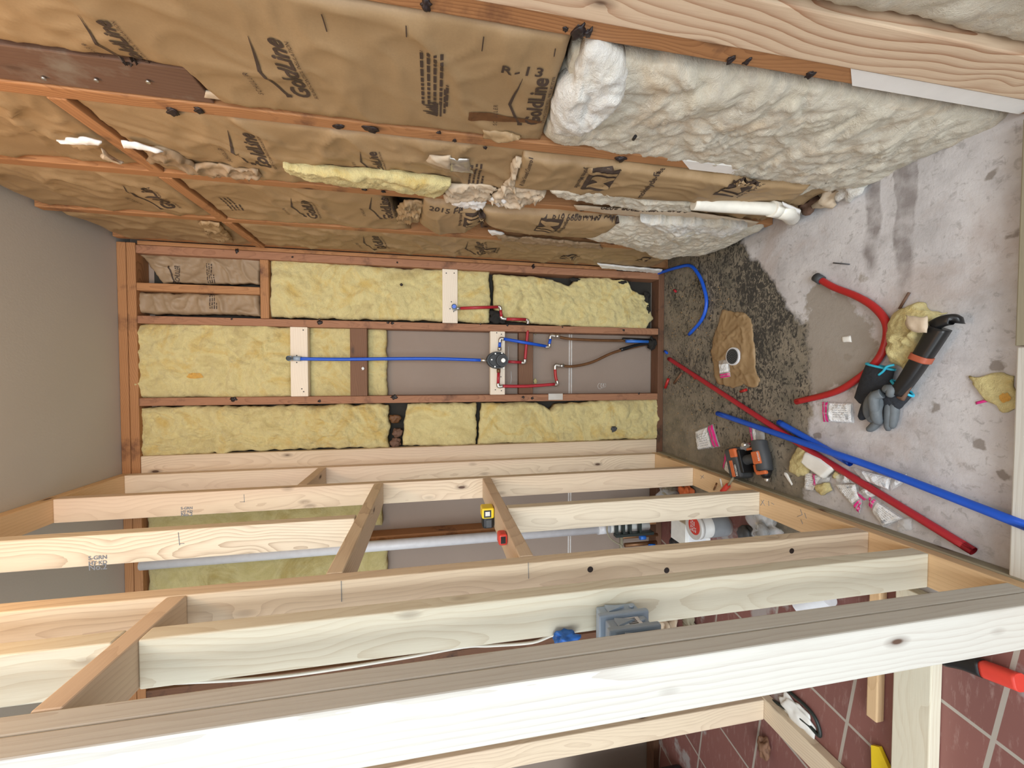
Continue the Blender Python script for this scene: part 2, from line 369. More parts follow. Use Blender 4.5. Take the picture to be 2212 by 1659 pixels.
def spline(pts, n=8):
    pts = [Vector(p) for p in pts]; out = []
    P = [pts[0]*2-pts[1]]+pts+[pts[-1]*2-pts[-2]]
    for i in range(1, len(P)-2):
        for k in range(n):
            t = k/n; a, b, c, d = P[i-1], P[i], P[i+1], P[i+2]
            out.append(.5*((2*b)+(-a+c)*t+(2*a-5*b+4*c-d)*t*t+(-a+3*b-3*c+d)*t**3))
    out.append(pts[-1]); return out
def tube(name, pts, r, mat, parent=None, n=6, seg=12, curve=True, hollow=0):
    bm = bmesh.new(); tube_bm(bm, spline(pts, n) if curve and len(pts) > 2 else (poly_resample(pts, 40) if hollow and len(pts) > 1 else pts), r, seg, hollow=hollow)
    return bm_obj(name, bm, mat, parent)
def cyl_bm(bm, a, b, r, seg=20, mi=0): tube_bm(bm, [a, b], r, seg, mi)
def poly_resample(pl, n):
    pl = [Vector(p) for p in pl]; L = [0]
    for a, b in zip(pl, pl[1:]): L.append(L[-1]+(b-a).length)
    out = []; j = 0
    for i in range(n+1):
        s = L[-1]*i/n
        while j < len(pl)-2 and L[j+1] < s: j += 1
        seg = L[j+1]-L[j]; t = 0 if seg == 0 else (s-L[j])/seg
        out.append(pl[j].lerp(pl[j+1], min(max(t, 0), 1)))
    return out
def billow(p, oct=4):
    s = 0; a = 1; q = p
    for _ in range(oct):
        s += a*(abs(noise.noise(q))*2-.45); a *= .5; q = q*2.1+Vector((3.1, 1.7, 9.2))
    return s
def hfun(kind, amp, fr, seed):
    o = Vector((seed*3.17, seed*1.31, seed*.77))
    def fl(p):
        q = p*fr+o; wv = noise.noise_vector(q*.8)*.55
        return amp*(billow(q+wv)*.8 + noise.noise(q*.35)*1.1 + .35*billow(q*2.7+wv*2, 3))
    def pa(p):
        q = p*fr+o; wv = noise.noise_vector(q*.6)*.8
        q2 = q+wv
        r1 = 1-abs(noise.noise(q2))*2.2; r2 = 1-abs(noise.noise(q2*2.3+Vector((5, 5, 5))))*2.2
        return amp*(max(r1, 0)**4*1.1 + max(r2, 0)**4*.55 + noise.noise(q*.4)*.85)
    def fa(p): return amp*noise.noise(p*fr+o)
    return {'fluff': fl, 'paper': pa, 'flat': fa}[kind]
PATCH = {}
def patch(name, label, cat, A, B, nrm, mat, kind='fluff', amp=.012, fr=9., thick=.05, puff=.02, res=.008, rag=.006, ep=4, parent=None, group=None, back=.0, seed=None):
    """closed slab between two 3-D edge lines lying in one wall plane; its face bulges along nrm"""
    nrm = Vector(nrm); seed = random.random()*50 if seed is None else seed
    LA = sum((Vector(b)-Vector(a)).length for a, b in zip(A, A[1:])); LB = sum((Vector(b)-Vector(a)).length for a, b in zip(B, B[1:]))
    n = max(4, int(max(LA, LB)/res)); wd = max((Vector(a)-Vector(b)).length for a, b in ((A[0], B[0]), (A[-1], B[-1]), (A[len(A)//2], B[len(B)//2])))
    m_ = max(4, int(wd/res)); A = poly_resample(A, n); B = poly_resample(B, n)
    hf = hfun(kind, amp, fr, seed); so = Vector((seed, seed*2, 0))
    def jit(p): return noise.noise_vector(p*16+so)*rag*1.4 + noise.noise_vector(p*55+so)*rag*.6
    bm = bmesh.new(); F = []; Bk = []
    for i in range(n+1):
        s = i/n; rowF = []; rowB = []
        for j in range(m_+1):
            t = j/m_; p = A[i].lerp(B[i], t)
            edge = (1-abs(2*t-1)**ep)*(1-abs(2*s-1)**(ep*max(1, (n/m_))))
            e = max(0, edge)**.5
            border = max(abs(2*t-1), abs(2*s-1))**6
            jv = jit(p)*border; jv -= nrm*jv.dot(nrm)
            rowF.append(bm.verts.new(p + jv + nrm*((puff + hf(p))*e)))
            if i in (0, n) or j in (0, m_): rowB.append(bm.verts.new(p + jv - nrm*thick))
            else: rowB.append(None)
        F.append(rowF); Bk.append(rowB)
    for i in range(n):
        for j in range(m_):
            bm.faces.new((F[i][j], F[i+1][j], F[i+1][j+1], F[i][j+1]))
    loop = [(i, 0) for i in range(n+1)]+[(n, j) for j in range(1, m_+1)]+[(i, m_) for i in range(n-1, -1, -1)]+[(0, j) for j in range(m_-1, 0, -1)]
    for k in range(len(loop)):
        a = loop[k]; b = loop[(k+1) % len(loop)]
        bm.faces.new((F[a[0]][a[1]], Bk[a[0]][a[1]], Bk[b[0]][b[1]], F[b[0]][b[1]]))
    bm.faces.new([Bk[a][b] for a, b in loop])
    bmesh.ops.recalc_face_normals(bm, faces=bm.faces)
    tri = BVHTree.FromBMesh(bm)
    o = bm_obj(name, bm, mat, parent, smooth=True)
    o.data.polygons[len(o.data.polygons)-1].use_smooth = False
    tag(o, label, cat, group)
    PATCH[o.name] = (tri, nrm)
    return o
def project(o, pts, off=.0012):
    tri, nrm = PATCH[o.name]; out = []; last = 0
    for p in pts:
        h = tri.ray_cast(p + nrm*.3, -nrm, .6)
        if h[0] is not None: last = (h[0]-p).dot(nrm)
        out.append(p + nrm*(last+off))
    return out
def text_geo(txt, bold=0.0, shear=0.0, space=1.0):
    c = bpy.data.curves.new('t', 'FONT'); c.body = txt; c.size = 1; c.resolution_u = 3; c.offset = bold; c.shear = shear; c.space_character = space
    o = bpy.data.objects.new('t', c); COL.objects.link(o)
    me = bpy.data.meshes.new_from_object(o); bpy.data.objects.remove(o); bpy.data.curves.remove(c)
    bm = bmesh.new(); bm.from_mesh(me); bpy.data.meshes.remove(me)
    xs = [v.co.x for v in bm.verts]; w_ = max(xs) if xs else 1
    return bm, w_
def deco(name, host, geos, mat, parent=None, cut=.012):
    cut = min(cut, .009)
    """flat printed shapes (polygons given in 3-D on the wall plane) laid onto host's real surface"""
    bm = bmesh.new()
    for verts, faces, mi in geos:
        vv = [bm.verts.new(p) for p in verts]
        for f in faces:
            try: fc = bm.faces.new([vv[i] for i in f]); fc.material_index = mi
            except ValueError: pass
    bmesh.ops.triangulate(bm, faces=bm.faces)
    for _ in range(4):
        es = [e for e in bm.edges if e.calc_length() > cut]
        if not es: break
        bmesh.ops.subdivide_edges(bm, edges=es, cuts=1); bmesh.ops.triangulate(bm, faces=[f for f in bm.faces if len(f.verts) > 3])
    pts = project(host, [v.co.copy() for v in bm.verts], .0019)
    for v, p in zip(bm.verts, pts): v.co = p
    return bm_obj(name, bm, mat, parent if parent is not None else host)
def txt_on(txt, a, b, up, bold=.0, shear=0, hgt=1.0, mi=0, space=1.0):
    """text whose baseline runs from a to b (3-D); up = direction of letter tops; hgt scales letter height"""
    bm, w_ = text_geo(txt, bold, shear, space); a = Vector(a); b = Vector(b); s = (b-a).length/w_; ex = (b-a).normalized()
    up = Vector(up); ey = (up-ex*up.dot(ex)).normalized()
    bm.verts.ensure_lookup_table()
    vs_ = [a+ex*(v.co.x*s)+ey*(v.co.y*s*hgt) for v in bm.verts]; fs = [[v.index for v in f.verts] for f in bm.faces]; bm.free()
    return (vs_, fs, mi)
def quad_on(a, ex, ey, x0, y0, x1, y1, mi=0, skew=0):
    return ([a+ex*x0+ey*y0, a+ex*x1+ey*(y0+skew), a+ex*x1+ey*(y1+skew), a+ex*x0+ey*y1], [(0, 1, 2, 3)], mi)
def line_on(p, q, w_, nrm, mi=0, w2=None):
    p = Vector(p); q = Vector(q); s = (q-p).normalized().cross(Vector(nrm)); w2 = w_ if w2 is None else w2
    return ([p+s*w_/2, p-s*w_/2, q-s*w2/2, q+s*w2/2], [(0, 1, 2, 3)], mi)
NX = Vector((-1, 0, 0)); NY = Vector((0, -1, 0)); NZ = Vector((0, 0, 1)); Z = Vector((0, 0, 1)); YN = Vector((0, -1, 0))
def goldline(host, a, b, full=True, nrm=NX, up=Z):
    """insulation maker's mark printed on the facing"""
    a = Vector(a); b = Vector(b); L = (b-a).length; ex = (b-a).normalized(); ey = (Vector(up)-ex*Vector(up).dot(ex)).normalized()
    g = [txt_on('GoldLine', a, b, up, .028, .12, 1.15)]
    g.append(txt_on('SOUND CONTROL INSULATION', a-ey*L*.085, b-ey*L*.085, up, .0, .25, .95))
    g.append(txt_on('SCHULLER', a+ey*L*.62+ex*L*-.02, a+ey*L*.62+ex*L*.42, up, .0, .2, 1.2, space=1.4))
    r0 = a+ex*L*.02+ey*L*.27; r1 = a+ex*L*.45+ey*L*.46; r2 = a+ex*L*1.0+ey*L*.33
    g.append(line_on(r0-ey*L*.02, r0+ey*L*.05, L*.05, nrm)); g.append(line_on(r0+ey*L*.02, r1, L*.035, nrm)); g.append(line_on(r1-ex*L*.005, r2, L*.045, nrm, w2=L*.006))
    return deco('printed_logo', host, g, 'ink', cut=max(.012, L*.06))
def jm(host, c, ex, L, nrm=NX, word=True, mir=1):
    c = Vector(c); ex = Vector(ex).normalized(); ey = Vector(nrm).cross(ex)*mir; H = L*.75
    g = [quad_on(c, ex, ey, 0, 0, L, H)]
    bm, w_ = text_geo('JM', .02, .1)
    bm.verts.ensure_lookup_table(); s = L*.86/w_
    g2 = ([c+ex*(L*.07+v.co.x*s)+ey*(H*.16+v.co.y*s*1.05)+Vector(nrm)*.0 for v in bm.verts], [[v.index for v in f.verts] for f in bm.faces], 0); bm.free()
    if word: g.append(txt_on('Johns Manville', c-ey*L*.17, c-ey*L*.17+ex*L, ey, .01, 0, 1.0))
    o = deco('printed_logo', host, g, 'ink', cut=.015)
    # knocked-out letters in the colour of the paper
    bm2 = bmesh.new(); vv = [bm2.verts.new(p) for p in g2[0]]
    for f in g2[1]: bm2.faces.new([vv[i] for i in f])
    bmesh.ops.triangulate(bm2, faces=bm2.faces)
    for _ in range(3):
        es = [e for e in bm2.edges if e.calc_length() > .009]
        if es: bmesh.ops.subdivide_edges(bm2, edges=es, cuts=1); bmesh.ops.triangulate(bm2, faces=[f for f in bm2.faces if len(f.verts) > 3])
    pts = project(host, [v.co.copy() for v in bm2.verts], .0036)
    for v, p in zip(bm2.verts, pts): v.co = p
    bm_obj('printed_letters', bm2, 'kraft', o)
    return o
def smallprint(host, a, ex, ey, L, rows=4, gap=.012, h=.0035, nrm=NX, seed=1):
    rn = random.Random(seed); g = []; a = Vector(a); ex = Vector(ex).normalized(); ey = Vector(ey).normalized()
    for r in range(rows):
        x = 0; LL = L*(1 if r < rows-1 else .45)
        while x < LL:
            w_ = rn.uniform(.006, .02); g.append(quad_on(a, ex, ey, x, -r*gap, min(x+w_, LL), -r*gap+h)); x += w_+.004
    return g
def blob_bm(bm, c, r, sc=(1, 1, 1), rough=.35, sub=2, seed=0, mi=0, M3=None):
    res = bmesh.ops.create_icosphere(bm, subdivisions=sub, radius=1)
    for v in res['verts']:
        d = v.co.copy(); k = 1+noise.noise(d*1.6+Vector((seed, seed*.7, 0)))*rough*1.6
        p = Vector((d.x*sc[0], d.y*sc[1], d.z*sc[2]))*r*k
        if M3: p = M3 @ p
        v.co = Vector(c)+p
    for f in {f for v in res['verts'] for f in v.link_faces}: f.smooth = True; f.material_index = mi
def adhesive(host, spots, nrm):
    for k, (p, r, st) in enumerate(spots):
        bm = bmesh.new(); nx = Vector(nrm)
        sc = [st if i == 2 else 1 for i in range(3)]
        for i in range(3):
            if abs(nx[i]) > .5: sc[i] = .45
        blob_bm(bm, Vector(p)+nx*.001, r*.85, sc, .5, 3, seed=k*3.1+r*999)
        bm_obj('adhesive_blob', bm, 'blob', host)
# ================================================================== setting
struct('floor', (-.62, -2.9, -.10), (.72, .12, 0), 'slab')
struct('floor_tiled', (-3.4, -2.9, -.10), (-.62, .12, 0), 'tile')
struct('ceiling', (-3.4, -1.9, ZC), (.72, .12, ZC+.08), 'ceiling')
struct('wall_right', (XR+SD, -2.9, 0), (XR+SD+.03, .12, ZC), 'darkgap')
struct('wall_left', (-3.43, -2.9, 0), (-3.4, .12, ZC), 'offwall')
wb = struct('wall_back', (-3.4, SD, 0), (.682, .12, ZC), 'drywall')
bm = bmesh.new()
zz = un(1232, 780, 1, SD).z
box_bm(bm, (-1.60, SD-.0015, zz-.010), (.225, SD, zz-.003)); box_bm(bm, (-1.60, SD-.0015, zz+.003), (.225, SD, zz+.010))
bm_obj('joint_tape', bm, 'tape', wb)
bm = bmesh.new()
for k in range(3):
    p = Bp(1296+k*5, 834-k, SD-.001); R_ = .017-.003*k
    tube_bm(bm, [p+Vector((math.cos(a*.5)*R_*(1+.04*math.sin(a*2+k)), 0, math.sin(a*.5)*R_*.8)) for a in range(13)], .0015, 4)
bm_obj('plaster_swirl', bm, 'tape', wb)
for z_ in (.915, .885):
    bm = bmesh.new(); tube_bm(bm, [(.15, SD-.002, z_+.0), (.10, SD-.002, z_+.001), (.06, SD-.002, z_-.002)] if z_ > .9 else [(.01, SD-.002, .90), (-.03, SD-.002, .897), (-.06, SD-.002, .902)], .0022, 5)
    bm_obj('glue_line', bm, 'tape', wb)
# added dark panels behind the outer bays; gap darkness is in their colour
struct('gap_backing_1', (.225, SD-.006, .04), (.60, SD, 2.64), 'darkgap')
struct('gap_backing_2', (-.47, SD-.006, .04), (-.156, SD, 2.64), 'darkgap')
# ================================================================== back wall framing
WALLSTUD = 'studs of the old back wall'
lumber('top_plate', 'lower of the two aged orange top plates capping the back wall under the ceiling', 'top plate', (-3.0, 0, 2.665), (XR, SD, 2.701), 'old')
lumber('top_plate', 'upper of the two aged orange top plates, tight against the grey ceiling', 'top plate', (-3.0, 0, 2.703), (XR, SD, 2.739), 'old')
lumber('sill_plate', 'dark wet bottom plate of the back wall at the slab edge', 'sill plate', (-3.0, .002, .001), (XR, SD-.008, .037), 'rot')
zt = 2.664; zb = .038
back = [('wall_stud', 'aged stud in the back right corner beside the papered wall', .546, .584, 'old_pink'),
        ('wall_stud', 'aged stud right of the shower valve, with the red pipe passing behind it', .2255, .2615, 'old_pink'),
        ('wall_stud', 'aged stud left of the shower valve, with a grey metal plate low on its edge', -.1555, -.118, 'old_pink')]
BS = []
for n_, l_, a, b, mt in back: BS.append(lumber(n_, l_, 'wall stud', (a, 0, zb), (b, SD, zt), mt))
lumber('filler_strip', 'thin aged strip between the corner stud and the right wall paper', 'wood strip', (.586, .004, .30), (XR+.012, .07, 2.66), 'old')
lumber('fire_block', 'short aged horizontal block under the two paper-faced top pockets', 'blocking', (.2625, 0, 2.112), (.545, SD, 2.150), 'old')
lumber('cripple_stud', 'short aged stud splitting the paper-faced pocket above the horizontal block', 'wall stud', (.376, 0, 2.151), (.412, SD, zt), 'old')
lumber('nailer_board', 'pale new board standing flat at the left end of the yellow back wall insulation', 'nailer', (-.478, .002, .04), (-.3888, .040, zt), 'pine')
# studs of the back wall in the room beyond the open partition
lumber('wall_stud', 'aged back wall stud behind the white vertical waste pipe', 'wall stud', (-.895, 0, zb), (-.845, SD-.001, zt), 'old')
lumber('wall_stud', 'dark aged back wall stud seen through the nearest partition gap', 'wall stud', (-1.56, 0, zb), (-1.50, SD-.001, zt), 'rot')
# adhesive blobs and nails on the stud edges
adhesive(BS[0], [(Bp(512, 542), .012, .7), (Bp(1152, 576), .014, .6), (Bp(858, 567), .005, 1), (Bp(632, 555), .005, 1)], NY)
adhesive(BS[1], [(Bp(691, 696), .010, 1.6), (Bp(690, 690), .006, 1), (Bp(838, 697), .007, 1), (Bp(848, 698), .008, 1), (Bp(501, 689), .005, 1), (Bp(1096, 702), .006, 1.5), (Bp(1038, 700), .005, 1), (Bp(1215, 707), .004, 1), (Bp(1347, 713), .006, 1.4)], NY)
adhesive(BS[2], [(Bp(505, 862), .012, 1.4), (Bp(852, 858), .014, 1.2), (Bp(690, 866), .008, 1), (Bp(1150, 860), .008, 1), (Bp(1130, 858), .007, 1), (Bp(1380, 850), .006, 1.2)], NY)
# nail plate
bm = bmesh.new(); c = Bp(1200, 857); box_bm(bm, (c.x-.018, -.0025, c.z-.042), (c.x+.018, -.0002, c.z+.042)); bevel(bm, .0008, 1)
tag(bm_obj('nail_plate', bm, 'steel'), 'grey stained metal nail plate on the stud edge left of the valve', 'nail plate')
# new and old blocking in the valve bay
XA, XB = -.1175, .225
def zblk(u0, u1, u=0, y=0): return Bp(u1, 780, y).z, Bp(u0, 780, y).z
def nails(host, spots, y=-.001, r=.003):
    bm = bmesh.new()
    for u, v in spots:
        c = Bp(u, v, y); tube_bm(bm, [c+Vector((0, .001, 0)), c-Vector((0, .0012, 0))], r, 8)
    bm_obj('nail_head', bm, 'blob', host)
z0, z1 = zblk(627, 665)
b1 = lumber('shower_head_block', 'white pine block carrying the upper end of the long blue pipe', 'blocking', (XA, 0, z0), (XB, ST, z1), 'pine_block'); nails(b1, [(655, 713), (641, 768), (641, 783), (656, 846), (652, 840)])
z0, z1 = zblk(756, 793)
lumber('old_block', 'dark brown grained block crossing the middle bay between yellow insulation', 'blocking', (XA, .002, z0), (XB, .04, z1), 'brown')
z0, z1 = zblk(1059, 1091)
b2 = lumber('valve_block', 'white pine block crossing behind the black round valve', 'blocking', (XA, 0, z0), (XB, ST, z1), 'pine_block'); nails(b2, [(1073, 719), (1083, 722), (1070, 842), (1083, 844), (1082, 814)])
z0, z1 = zblk(1121, 1152, y=.045)
lumber('old_block', 'dark red-brown stained block set back behind the valve pipes', 'blocking', (XA, .048, z0), (XB, SD-.001, z1), 'brown')
z0, z1 = zblk(956, 989)
b3 = lumber('spout_block', 'white pine block in the right bay holding the stubby grey spout elbow', 'blocking', (.263, 0, z0), (.545, ST, z1), 'pine_block'); nails(b3, [(964, 590), (981, 590), (972, 667), (980, 673), (975, 652)])
# ================================================================== back wall insulation
def bp(l, y=.03): return [Bp(u, v, y) for u, v in l]
def bpatch(name, label, A, B, mat='yellow', y=.03, **k):
    k.setdefault('fr', 12); k.setdefault('ep', 8); o = patch(name, label, 'insulation', bp(A, y), bp(B, y), NY, mat, thick=k.pop('thick', SD-.008-y), **k); return o
bpatch('insulation_batt', 'yellow insulation in the right bay above the white spout block, darker by its black speck', [(584, 562), (640, 563), (760, 572), (870, 580), (960, 583), (1057, 586)], [(584, 685), (700, 688), (800, 690), (955, 694), (1057, 697)], amp=.011, puff=.018)
bpatch('insulation_batt', 'yellow insulation in the right bay below the slit, running down to the black mould', [(1066, 592), (1130, 596), (1190, 603), (1228, 618), (1250, 600), (1310, 600), (1352, 606), (1360, 625), (1395, 640)], [(1066, 662), (1085, 690), (1160, 700), (1260, 706), (1330, 710), (1390, 715), (1398, 700), (1412, 690)], amp=.014, puff=.026)
def clump(name, label, cat, c, r, sc, mat, seed, rough=.5):
    bm = bmesh.new(); blob_bm(bm, c, r, sc, rough, 3, seed); return tag(bm_obj(name, bm, mat), label, cat)
clump('mould_gap_clump', 'upper black mould clump at the foot of the right bay insulation', 'mould', Bp(1397, 640, .02), .05, (.55, .3, .35), 'blackmatte', 2)
clump('mould_gap_clump', 'lower black mould clump beside the stud at the foot of the right bay', 'mould', Bp(1401, 670, .02), .04, (.7, .3, .3), 'blackmatte', 5)
clump('mould_gap_clump', 'black gap filler along the corner stud just above the foot clumps', 'mould', Bp(1350, 611, .01), .022, (.4, .3, 1.6), 'blackmatte', 8)  # this lump and the next fill a gap and a notch with black
clump('mould_gap_clump', 'black lump filling the notch between the right bay insulation and the corner stud', 'mould', Bp(1240, 604, .01), .022, (.5, .3, 1.4), 'blackmatte', 9)
clump('dark_slit_piece', 'larger black piece for the dark of the insulation slit under the red pipe elbow', 'debris', Bp(1070, 683, .0), .032, (.9, .4, 1.), 'blackmatte', 2)  # two black lumps put in as the shade of the open slit
clump('dark_slit_piece', 'small black piece for the dark slit touching the stud under the red pipe elbow', 'debris', Bp(1084, 690, .0), .02, (.9, .4, 1.), 'blackmatte', 5)
bpatch('insulation_batt', 'large yellow insulation batt with an orange patch in the top of the middle bay', [(290, 702), (330, 699), (440, 700), (470, 694), (480, 702), (560, 703), (576, 692), (584, 706), (630, 708)], [(290, 815), (300, 858), (360, 860), (400, 857), (520, 860), (600, 858), (630, 857)], amp=.016, puff=.022, rag=.004)
bpatch('insulation_batt', 'square yellow insulation piece between the white block and the dark brown block', [(655, 707), (700, 706), (765, 708)], [(655, 857), (700, 859), (765, 857)], y=.05, amp=.007, puff=.004)
bpatch('insulation_batt', 'narrow yellow end of insulation below the dark brown block over the taupe drywall', [(782, 709), (836, 711)], [(782, 857), (836, 855)], y=.055, amp=.006, puff=.012, ep=8)
bpatch('insulation_batt', 'long yellow insulation batt left of the middle bay, reaching the top plate', [(304, 880), (400, 877), (560, 878), (700, 873), (790, 872), (838, 874)], [(296, 935), (310, 985), (430, 982), (470, 975), (482, 988), (500, 974), (620, 971), (740, 967), (840, 966)], amp=.018, puff=.026, rag=.008)
bpatch('insulation_batt', 'small clean yellow insulation square left of the middle bay, below the torn gap', [(880, 872), (950, 871), (1028, 871)], [(868, 962), (950, 964), (1028, 960)], amp=.008, puff=.02)
bpatch('insulation_batt', 'yellow insulation left of the valve bay that bulges between the slit and a notch', [(1040, 870), (1100, 869), (1160, 869), (1184, 884), (1200, 898)], [(1033, 960), (1100, 958), (1150, 957), (1200, 955), (1212, 955)], amp=.013, puff=.026)
bpatch('insulation_batt', 'lowest yellow insulation batt left of the valve bay with a grey hole near the floor', [(1186, 888), (1200, 874), (1290, 866), (1340, 862), (1424, 861)], [(1204, 954), (1290, 952), (1340, 949), (1380, 950), (1420, 948)], amp=.013, puff=.026)
bm = bmesh.new(); blob_bm(bm, Bp(1326, 927, -.018), .016, (.9, .25, 1), .6, 3, 4)
tag(bm_obj('mortar_lump', bm, 'toolgrey'), 'small grey lump stuck on the lowest left insulation', 'debris')
for k, (u, v, l) in enumerate(((853, 903, 'upper of three brown lumps in the gap of the left insulation'), (858, 935, 'middle and darkest of three brown lumps in the gap of the left insulation'), (855, 957, 'lowest of three brown lumps in the gap of the left insulation'))):
    bm = bmesh.new(); blob_bm(bm, Bp(u, v, .03), .026, (.9, .5, 1.), .4, 3, k*4); tag(bm_obj('mortar_lump', bm, 'weather' if k else 'stain'), l, 'debris')
# paper pockets at the top right of the back wall
kp = patch('insulation_batt', 'wrinkled brown paper facing torn open at its black upper corner, in the topmost right pocket', 'insulation', bp([(300, 548), (560, 556)], .035), bp([(352, 612), (560, 613)], .035), NY, 'kraft_dark', 'paper', .010, 11, thick=.04, puff=.004, res=.007)
deco('printed_logo', kp, [txt_on('SCHULLER', Bp(389, 612, .035), Bp(389, 575, .035), Z, .02, .2, 1.6), line_on(Bp(366, 575, .035), Bp(378, 612, .035), .006, NY)]+smallprint(kp, Bp(452, 612, .035), (1, 0, 0), Z, .09, 4, .009, nrm=NY), 'ink')
kp2 = patch('insulation_batt', 'crumpled brown paper facing in the pocket just below the short stud', 'insulation', bp([(294, 632), (562, 636)], .035), bp([(294, 676), (562, 682)], .035), NY, 'kraft_dark', 'paper', .010, 13, thick=.04, puff=.008, res=.007)
deco('printed_text', kp2, smallprint(kp2, Bp(458, 668, .035), (1, 0, 0), Z, .07, 4, .009, nrm=NY), 'ink')
# insulation of the far room's back wall (seen between the new studs)
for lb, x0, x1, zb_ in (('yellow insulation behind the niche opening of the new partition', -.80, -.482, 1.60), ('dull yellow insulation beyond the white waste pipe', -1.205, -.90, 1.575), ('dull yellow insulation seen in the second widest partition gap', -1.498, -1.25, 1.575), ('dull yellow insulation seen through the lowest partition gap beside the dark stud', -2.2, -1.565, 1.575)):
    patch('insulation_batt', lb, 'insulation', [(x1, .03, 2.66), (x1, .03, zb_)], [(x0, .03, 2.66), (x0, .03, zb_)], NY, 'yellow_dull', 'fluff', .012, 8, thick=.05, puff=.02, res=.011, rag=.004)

def spot(host, c, ra, rb, mat, name, seed=0, ax=(1, 0, 0), ay=(0, 0, 1)):
    c = Vector(c); ax = Vector(ax); ay = Vector(ay); n = 22
    ps = [c+ax*ra*math.cos(k/n*6.283)*(1+.35*noise.noise(Vector((math.cos(k/n*6.283)*1.5+seed, math.sin(k/n*6.283)*1.5, 1))))+ay*rb*math.sin(k/n*6.283)*(1+.35*noise.noise(Vector((math.cos(k/n*6.283)*1.5+seed, math.sin(k/n*6.283)*1.5, 5)))) for k in range(n)]
    return deco(name, host, [([c]+ps, [(0, k+1, (k+1) % n+1) for k in range(n)], 0)], mat, cut=.01)
Bt = [o for o in bpy.data.objects if o.name.startswith('insulation_batt')]
def batt(key): return [o for o in bpy.data.objects if key in str(o.get('label', ''))][0]
spot(batt('orange patch'), Bp(418, 812, 0), .014, .036, 'orangestain', 'orange_stain', 3)
bm = bmesh.new(); blob_bm(bm, Bp(867, 615, -.012), .007, (1, 1, 1), .4, 2, 3); bm_obj('black_speck', bm, 'blob', batt('black speck'))
bm = bmesh.new(); blob_bm(bm, Bp(784, 796, -.002), .008, (1, .5, .8), .6, 2, 3); tag(bm_obj('putty_dab', bm, 'board'), 'white putty dab on the grained dark brown block', 'putty')
# ================================================================== right wall
def wp(l, x=XR): return [Wp(u, v, x) for u, v in l]
RT_ = 'aged studs of the papered right wall'
rs = []
r1 = lumber('wall_stud', 'aged orange stud beside the bold-grained new board, painted white at its foot', 'wall stud', (XR, -1.488, .002), (XR+SD-.001, -1.452, 2.73), 'old')
r2 = lumber('wall_stud', 'aged orange stud on the right wall right of the dark brown block', 'wall stud', (XR, -1.122, .002), (XR+SD-.001, -1.084, 2.73), 'old')
r3 = lumber('wall_stud', 'aged orange stud behind the long yellow insulation strip on the right wall', 'wall stud', (XR, -.760, .002), (XR+SD-.001, -.724, 2.73), 'old')
r4 = lumber('wall_stud', 'aged orange right wall stud nearest the back corner', 'wall stud', (XR, -.390, .002), (XR+SD-.001, -.354, 2.73), 'old')
lumber('corner_stud', 'aged stud where the right wall meets the back wall', 'wall stud', (XR+.013, -.034, .002), (XR+SD-.001, -.002, 2.73), 'old')
lumber('side_stud', 'bold-grained pale new board nailed flat along the nearest right wall stud', 'wall stud', (XR-.004, -1.580, .002), (XR+.034, -1.490, 2.73), 'pine_bold')
adhesive(r1, [(Wp(921, 8), .012, .8), (Wp(1250, 66), .016, .7), (Wp(1271, 70), .012, .6), (Wp(1578, 128), .011, .7), (Wp(1614, 132), .009, .7), (Wp(1750, 160), .009, 1), (Wp(1222, 62), .005, 1)], NX)
adhesive(r2, [(Wp(373, 240), .014, .9), (Wp(430, 237), .011, .9), (Wp(733, 272), .011, 1.2), (Wp(803, 277), .014, 1.4), (Wp(948, 286), .006, 1), (Wp(982, 303), .006, 1), (Wp(1048, 318), .006, 1), (Wp(1340, 342), .013, 1.2), (Wp(1294, 321), .004, 1)], NX)
adhesive(r3, [(Wp(788, 409), .007, 1.3), (Wp(828, 413), .007, 1.2), (Wp(1258, 452), .010, 1)], NX)
for k, (st, z0_, z1_) in enumerate(((r1, .02, .505), (r2, .06, .62))):
    y0_, y1_ = (-1.4885, -1.4515) if k == 0 else (-1.1225, -1.0835)
    bm = bmesh.new(); box_bm(bm, (XR-.0015, y0_, z0_), (XR+.004, y1_, z1_)); 
    for v in bm.verts:
        if v.co.z > .3: v.co.z += .03 if (v.co.y < (y0_+y1_)/2) else -.02
    bm_obj('paint_patch', bm, 'paint', st)
bb = lumber('block', 'dark weathered brown block ending square beside the second right wall stud', 'blocking', (XR+.003, -1.228, 1.805), (XR+.085, -1.124, 2.73), 'weather')
for k in range(3):
    bm = bmesh.new(); c = Vector((XR+.001, -1.18+.015*k, 1.9+.1*k)); tube_bm(bm, [c, c+Vector((-.004, 0, 0))], .004, 8); bm_obj('nail_head', bm, 'steel', bb)
hb = [(-1.451, -1.229, 'orange blocking in the nearest paper bay, beside the dark brown block'), (-1.083, -.761, 'orange horizontal blocking behind the torn paper of the second bay'), (-.723, -.391, 'orange horizontal blocking in the third paper bay'), (-.353, -.036, 'orange horizontal blocking in the corner paper bay')]
for a, b, l in hb: lumber('fire_block', l, 'blocking', (XR-.001, a, 2.112), (XR+SD-.002, b, 2.150), 'old')
